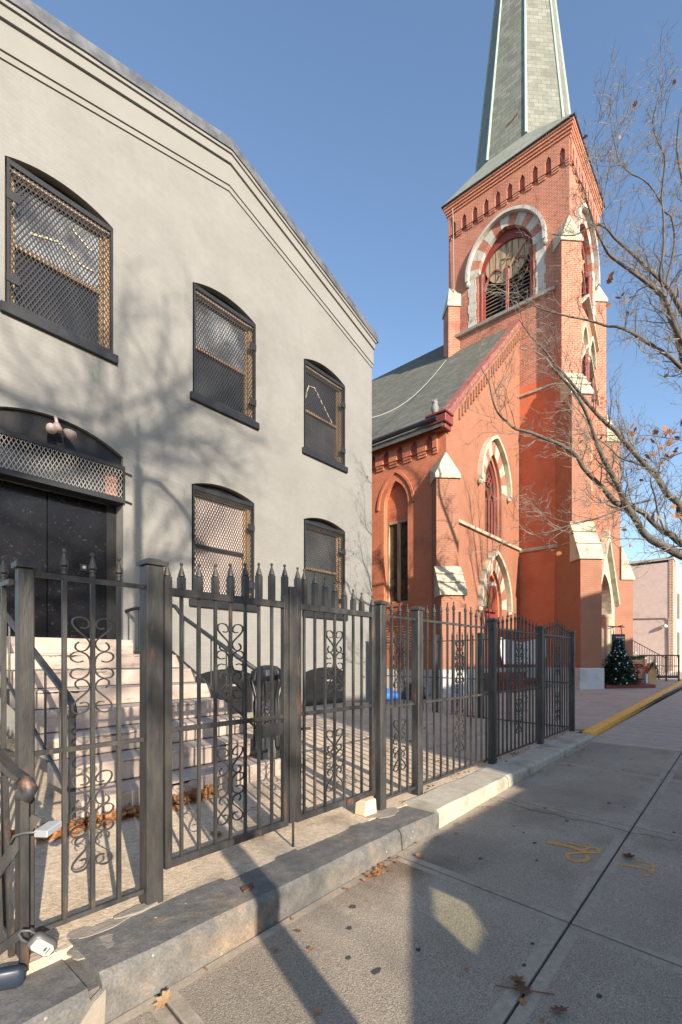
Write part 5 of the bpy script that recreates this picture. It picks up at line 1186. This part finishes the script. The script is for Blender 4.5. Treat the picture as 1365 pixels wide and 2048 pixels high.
tk.tube([at(1480, 980, 9.4), at(1460, 800, 8.9), at(1450, 740, 9.0)], [.09, .06, .055], 8)
for pp, d0, d1, r0, r1 in LIMBS:
    n = len(pp); pts = [at(x, y, d0 + (d1 - d0) * i / (n - 1) + .10 * math.sin(i * 1.7)) for i, (x, y) in enumerate(pp)]
    fine = []
    for i in range(n - 1):
        p0 = pts[max(i - 1, 0)]; p1 = pts[i]; p2 = pts[i + 1]; p3 = pts[min(i + 2, n - 1)]
        for j in range(3):
            t = j / 3; fine.append(.5 * ((2 * p1) + (-p0 + p2) * t + (2 * p0 - 5 * p1 + 4 * p2 - p3) * t * t + (-p0 + 3 * p1 - 3 * p2 + p3) * t ** 3))
    fine.append(pts[-1]); m_ = len(fine); r0 *= .64; r1 *= .8; rs = [r0 + (r1 - r0) * (i / (m_ - 1)) ** .8 for i in range(m_)]
    tk.tube(fine, rs, 10 if r0 > .05 else 6)
    Lt = sum((fine[i + 1] - fine[i]).length for i in range(m_ - 1)); acc = 0; nxt = trt.uniform(.05, .25); k0 = 0
    for i in range(m_ - 1):
        acc += (fine[i + 1] - fine[i]).length
        while acc > nxt:
            nxt += trt.uniform(.09, .25); dd = (fine[i + 1] - fine[i]).normalized(); ax = dd.orthogonal().normalized(); ax.rotate(Matrix.Rotation(trt.uniform(0, 6.283), 3, dd))
            sprout(tw, fine[i].lerp(fine[i + 1], trt.random()), dd * .8 + ax * trt.uniform(.6, 1.0) + Z * .15, trt.uniform(.35, .95), min(max(rs[i] * .32, .006), .013), 1, leaves, trt)
    sprout(tw, fine[-1], (fine[-1] - fine[-3]).normalized(), trt.uniform(.6, .9), r1 * .9, 1, leaves, trt)
tk.build('trunk', 'bark', stt, smooth=True); tw.build('twigs', 'twig', stt)
k = MB(); rg = random.Random(5)
for (x, y, dp_, n, spr) in ((1215, 565, 7.9, 4, .06), (1238, 590, 7.9, 5, .07), (1345, 868, 8.2, 16, .16), (1322, 885, 8.2, 12, .14), (1335, 915, 8.2, 8, .1), (1212, 803, 8, 3, .05), (1268, 862, 8, 3, .05), (1296, 918, 8, 3, .06), (1308, 1040, 8, 3, .06), (1263, 1085, 7.9, 3, .05), (1256, 1062, 7.9, 2, .05), (1118, 1108, 7.4, 1, .02), (1340, 1030, 8, 4, .08)):
    for j in range(n):
        leaf_mb(k, at(x, y, dp_) + Vector((rg.gauss(0, spr), rg.gauss(0, spr), rg.gauss(0, spr))), rg.uniform(.09, .14), rg)
for p in leaves: leaf_mb(k, p, rg.uniform(.07, .11), rg)
k.build('dry_leaves', 'leaf', stt)
# a second bare tree across the road (its soft shadow lies on the white wall)
t2 = thing('street_tree', 'tall bare tree across the road behind the camera', 'tree', (-8.0, -14.5, 0))
tk, tw = MB(), MB(); rg = random.Random(21); b0 = Vector((-8.0, -14.5, -.2))
tk.tube([b0, b0 + Vector((.1, 0, 4)), b0 + Vector((.4, .1, 8)), b0 + Vector((1.2, .2, 12)), b0 + Vector((1.8, .2, 16))], [.28, .24, .18, .12, .04], 8)
for i, (dx, dz, h0, L_) in enumerate(((1, .55, 8.5, 4.5), (1, .25, 9.0, 4.2), (1, .8, 9.5, 4.0), (.9, .4, 10.5, 5.0), (1, .15, 11.3, 4.6), (.7, .9, 12, 3.0), (1, .1, 13, 4.8), (1, .0, 14, 4.4), (1, -.1, 13.4, 4.6), (1, .2, 12.4, 5.0), (-.8, .6, 9, 3.5), (-.7, .7, 11, 3))):
    sprout(tw, b0 + Vector((.5 + (h0 - 8) * .18, .1, h0)), Vector((dx, rg.uniform(-.3, .3), dz)), L_, .085, 0, [], rg)
tk.build('trunk', 'bark', t2); tw.build('twigs', 'twig', t2)
t3 = thing('street_tree', 'bare tree by the road kerb beyond the right edge whose forked limbs shade the church', 'tree', (14.2, -1.6, 0))
tk, tw = MB(), MB(); rg = random.Random(9); b0 = Vector((14.2, -1.6, -.1))
tk.tube([b0, b0 + Vector((0, 0, 3)), b0 + Vector((.05, 0, 6.6))], [.17, .14, .12], 8)
for dx, dy, L_, h0 in ((-.42, .05, 4.6, 6.5), (-.22, -.05, 5.0, 6.4), (.12, .0, 5.0, 6.6), (.5, -.05, 4.4, 6.3), (.75, .0, 3.8, 5.8), (-.62, 0, 3.6, 6.0), (-.3, .05, 3.9, 5.6), (.3, 0, 4.2, 5.9)):
    n_ = 6; q = b0 + Vector((.05, 0, h0)); pts = [q]; dv = Vector((dx, dy, 1)).normalized()
    for i in range(n_): dv = (dv + Vector((rg.gauss(0, .05), rg.gauss(0, .04), .06))).normalized(); pts.append(pts[-1] + dv * L_ / n_)
    tk.tube(pts, [.065 * (1 - .75 * i / n_) for i in range(n_ + 1)], 6)
    for i in range(9): f = rg.uniform(.10, 1) * n_; j = min(int(f), n_ - 1); sprout(tw, pts[j].lerp(pts[j + 1], f - j), dv + Vector((rg.gauss(0, .7), rg.gauss(0, .35), rg.uniform(0, .5))), rg.uniform(.5, 1.3), .014, 1, [], rg)
tk.build('trunk', 'bark', t3); tw.build('twigs', 'twig', t3)

# ------------------------------------------------------------------ street lamp, parked car and houses across the road (they cast the shadows seen)
sp_ = thing('street_lamp', 'tall street lamp pole with a curved arm beside the road kerb', 'street lamp', (.36, -1.8, -.2))
k = MB(); k.tube([(.36, -1.8, -.2), (.36, -1.8, .6)], [.12, .10], 12); k.tube([(.36, -1.8, .6), (.36, -1.8, 8.26), (.36, -1.8, 8.27), (.36, -1.8, 8.97)], [.082, .072, .035, .03], 12); k.build('pole', 'lamp_pole', sp_)
k = MB(); k.tube([(.36, -1.8, 7.9), (.36, -2.1, 8.2), (.36, -2.8, 8.5), (.37, -3.8, 8.66), (.38, -5.0, 8.66)], .042, 8); k.build('arm', 'lamp_pole', sp_)
k = MB(); k.lathe((.38, -5.2, 8.62), [(.05, .08), (.18, .04), (.22, -.03), (.12, -.1)], 10); k.build('lamp_head', 'lamp_pole', sp_)
car = thing('parked_car', 'dark parked estate car at the road kerb', 'car', (3.0, -3.3, -.3))
ya, ybk = -4.15, -2.55
P_ = [(-1.0, .05), (4.1, .05), (4.12, 1.0), (4.0, 1.45), (3.6, 1.64), (1.75, 1.64), (1.317, 1.582), (.30, 1.222), (-.95, .9), (-1.03, .5)]
NEAR = F((0, ybk, 0), -X, Y); FAR = F((0, ya, 0), X, -Y)
PATCH = [(.985, 1.39), (.93, 1.256), (1.147, 1.276), (1.275, 1.352), (1.21, 1.468)]
k = MB(); k.wall(NEAR, [(-x, z) for x, z in P_][::-1], [[(-x, z) for x, z in PATCH][::-1]], .03); k.wall(FAR, P_, [], .03)
m_ = len(P_)
for i in range(m_):
    p, q = P_[i], P_[(i + 1) % m_]
    if p == (1.317, 1.582):               # windscreen opening between the pillars
        for f0, f1, y0_, y1_ in ((0, 1, ybk, ybk - .10), (0, 1, ya + .10, ya), (0, .08, ybk - .1, ya + .1), (.92, 1, ybk - .1, ya + .1)):
            A_ = [p[j] + (q[j] - p[j]) * f0 for j in (0, 1)]; B_ = [p[j] + (q[j] - p[j]) * f1 for j in (0, 1)]
            k.face([(A_[0], y0_, A_[1]), (B_[0], y0_, B_[1]), (B_[0], y1_, B_[1]), (A_[0], y1_, A_[1])])
    else: k.face([(p[0], ybk, p[1]), (q[0], ybk, q[1]), (q[0], ya, q[1]), (p[0], ya, p[1])])
body = k.build('body', 'car_paint', car)
k = MB(); k.face([(1.317, ybk - .1, 1.580), (.30, ybk - .1, 1.220), (.30, ya + .1, 1.220), (1.317, ya + .1, 1.580)]); k.build('windscreen', 'car_glass', car)
k = MB(); k.face([(x, ybk - .02, z) for x, z in PATCH]); k.build('front_quarter_window', 'car_glass', car)
for x0_, x1_ in ((1.5, 2.5), (2.6, 3.6)): k = MB(); k.box(x0_, x1_, ybk, ybk + .012, 1.05, 1.5); k.build('side_window', 'pane_dark', car)
k = MB(); k.box(-1.06, -1.0, -3.9, -2.8, .35, .5); k.build('headlight', 'silver', car)
for xx in (-.1, 2.8):
    for yy in (-2.6, -4.0): k = MB(); k.tube([(xx, yy - .1, -.02), (xx, yy + .1, -.02)], .32, 16); k.build('wheel', 'rubber', car)
van = thing('parked_van', 'tall dark van parked behind the estate car', 'van', (6.6, -3.3, -.2))
k = MB(); k.prism([(4.16, -4.3, .1), (4.16, -4.3, 1.7), (4.4, -4.3, 1.85), (5.0, -4.3, 2.3), (5.3, -4.3, 2.4), (9.2, -4.3, 2.4), (9.3, -4.3, .1)], (0, 1.8, 0)); k.build('body', 'car_paint', van, bevel=.04)
k = MB(); k.prism([(4.45, -4.2, 1.91), (4.94, -4.2, 2.28), (4.94, -4.2, 2.30), (4.45, -4.2, 1.93)], (0, 1.6, 0)); k.build('windscreen', 'pane_dark', van)
for xx in (5.0, 8.4):
    for yy in (-2.65, -4.15): k = MB(); k.tube([(xx, yy - .1, .08), (xx, yy + .1, .08)], .34, 16); k.build('wheel', 'rubber', van)
for (x0_, x1_, H_, mm_, lb) in ((-1.1, 6.0, 9.6, 'quoin', 'low brown brick row house across the road'), (6.02, 10.6, 10.4, 'salmon_dark', 'red brick row house across the road'), (10.62, 15.4, 11.9, 'quoin', 'tallest brown brick row house across the road'), (15.42, 21.4, 10.3, 'cream', 'cream row house across the road')):
    h_ = thing('row_house', lb, 'house', ((x0_ + x1_) / 2, -16, 0), 'row houses across the road')
    b = MB(); b.box(x0_, x1_, -28, -16, -.3, H_); b.build('wall', mm_, h_)
    b = MB(); b.box(x0_, x1_, -15.99, -15.75, H_ - .5, H_ - .02); b.build('cornice', 'stone_white', h_)
    for zf in (1.4, 4.4):
        for q in range(3): xx = x0_ + (x1_ - x0_) * (q + .5) / 3; b = MB(); b.box(xx - .5, xx + .5, -15.99, -15.95, zf, zf + 1.9); b.build('window', 'pane_dark', h_)

# ------------------------------------------------------------------ leaves, paint marks
rg = random.Random(77)
def ground_z(x, y): return gz_walk(x) + .004
for i, (x, y, s, m, lb) in enumerate(((2.086, .764, .105, 'leaf_dark', 'curled dark brown oak leaf on the pavement joint in the foreground'), (2.062, .60, .085, 'leaf_dark', 'small dark leaf nearest the bottom edge of the pavement'), (3.90, .667, .13, 'leaf', 'orange brown leaf on the pavement beside the orange paint marks'), (1.02, 1.92, .10, 'leaf_pale', 'pale orange leaf at the foot of the near kerb'))):
    k = MB(); leaf_mb(k, Vector((x, y, ground_z(x, y) + .012)), s, rg, True)
    if i == 0: leaf_mb(k, Vector((x + .02, y + .03, ground_z(x, y) + .03)), s * .8, rg, True); k.tube([(x - .05, y + .1, gz_walk(x) + .01), (x + .06, y - .12, gz_walk(x) + .014)], .003, 4)
    tag(move_origin(k.build('fallen_leaf', m), (x, y, ground_z(x, y))), lb, 'leaf', 'fallen leaves on the pavement')
k = MB()
for i in range(60):                       # litter along the kerb foot and the pavement
    x = rg.uniform(1.2, 8.2); y = 2.0 - abs(rg.gauss(0, .10)) if i < 45 else rg.uniform(.2, 1.9)
    leaf_mb(k, Vector((x, y - .03, ground_z(x, y) + .008)), rg.uniform(.02, .06), rg, True)
for i in range(26):
    x = 2.62 + rg.gauss(0, .12); leaf_mb(k, Vector((x, 1.93 + rg.gauss(0, .03), ground_z(x, 2) + .008)), rg.uniform(.03, .06), rg, True)
stuff(k.build('leaf_litter', 'leaf'))
k = MB()
for i in range(420):                      # drift along the bottom step
    x = rg.uniform(.7, 2.5); y = SY - .03 - abs(rg.gauss(0, .07)); leaf_mb(k, Vector((x, y, gz_yard(y) + .012 + abs(rg.gauss(0, .025)))), rg.uniform(.06, .13), rg, rg.random() < .6)
for i in range(40): y = rg.uniform(2.6, 7); leaf_mb(k, Vector((rg.uniform(.7, 8.5), y, gz_yard(y) + .014)), rg.uniform(.05, .11), rg, True)
stuff(k.build('leaf_drift', ['leaf']))
k = MB()
for i in range(90): x = rg.uniform(3.3, 9); leaf_mb(k, Vector((x, 2.42 + rg.gauss(0, .06), .022)), rg.uniform(.02, .06), rg, True)
stuff(k.build('leaf_debris', 'leaf_dark'))
def paint(pts):
    k = MB()
    for seg in pts:
        k.ribbon([(x, y, gz_walk(x) + .0065) for x, y in seg[0]], (0, 0, .002), seg[1])
    return k

k = paint([([(3.807, 1.205), (3.837, 1.139), (3.834, 1.05), (3.807, .9)], .045), ([(3.906, 1.07), (3.903, .965), (3.925, .87), (3.851, .846), (3.788, .937), (3.69, 1.02), (3.61, 1.0), (3.592, .936), (3.64, .895), (3.70, .883), (3.754, .912)], .032), ([(3.899, .922), (3.84, .95), (3.80, .99), (3.858, 1.056)], .028), ([(3.815, 1.19), (3.83, 1.10)], .05)])
tag(move_origin(k.build('paint_marking', 'orange_paint'), (3.8, 1.0, gz_walk(3.8))), 'orange sprayed arrow and curling letters on the pavement left of the joint', 'paint marking')
k = paint([([(3.735, .691), (3.767, .623), (3.767, .51)], .03), ([(3.852, .638), (3.889, .563), (3.84, .506), (3.727, .505)], .02), ([(3.658, .55), (3.675, .498)], .02)])
tag(move_origin(k.build('paint_marking', 'orange_paint'), (3.78, .58, gz_walk(3.78))), 'fainter orange sprayed strokes on the pavement right of the joint', 'paint marking')

k = MB(); cr = [(4.563, 1.908), (4.543, 1.753), (4.491, 1.594), (4.481, 1.436), (4.504, 1.316), (4.449, 1.218), (4.49, 1.11), (4.494, 0.996), (4.461, 0.843), (4.43, 0.733), (4.469, 0.622), (4.44, 0.489), (4.515, 0.411)]
fine = []
for i in range(len(cr) - 1):
    for j in range(4):
        t = j / 4; x = cr[i][0] + (cr[i + 1][0] - cr[i][0]) * t + rg.gauss(0, .006); y = cr[i][1] + (cr[i + 1][1] - cr[i][1]) * t; fine.append((x, y, gz_walk(x) + .0045))
k.ribbon(fine, (0, 0, .001), .006); structure(k.build('pavement_crack', 'dirt'))

k = MB(); rg = random.Random(12)
for i in range(26):
    x = rg.uniform(1.6, 7.5); y = rg.uniform(.1, 1.8); rr_ = rg.uniform(.008, .019); k.prism([(px_2, py_2, gz_walk(px_2) + .0035) for px_2, py_2, _ in blob(x, y, 0, rr_ * 1.3, rr_, i * 1.7)], (0, 0, .001))
structure(k.build('pavement_gum', 'asphalt'))
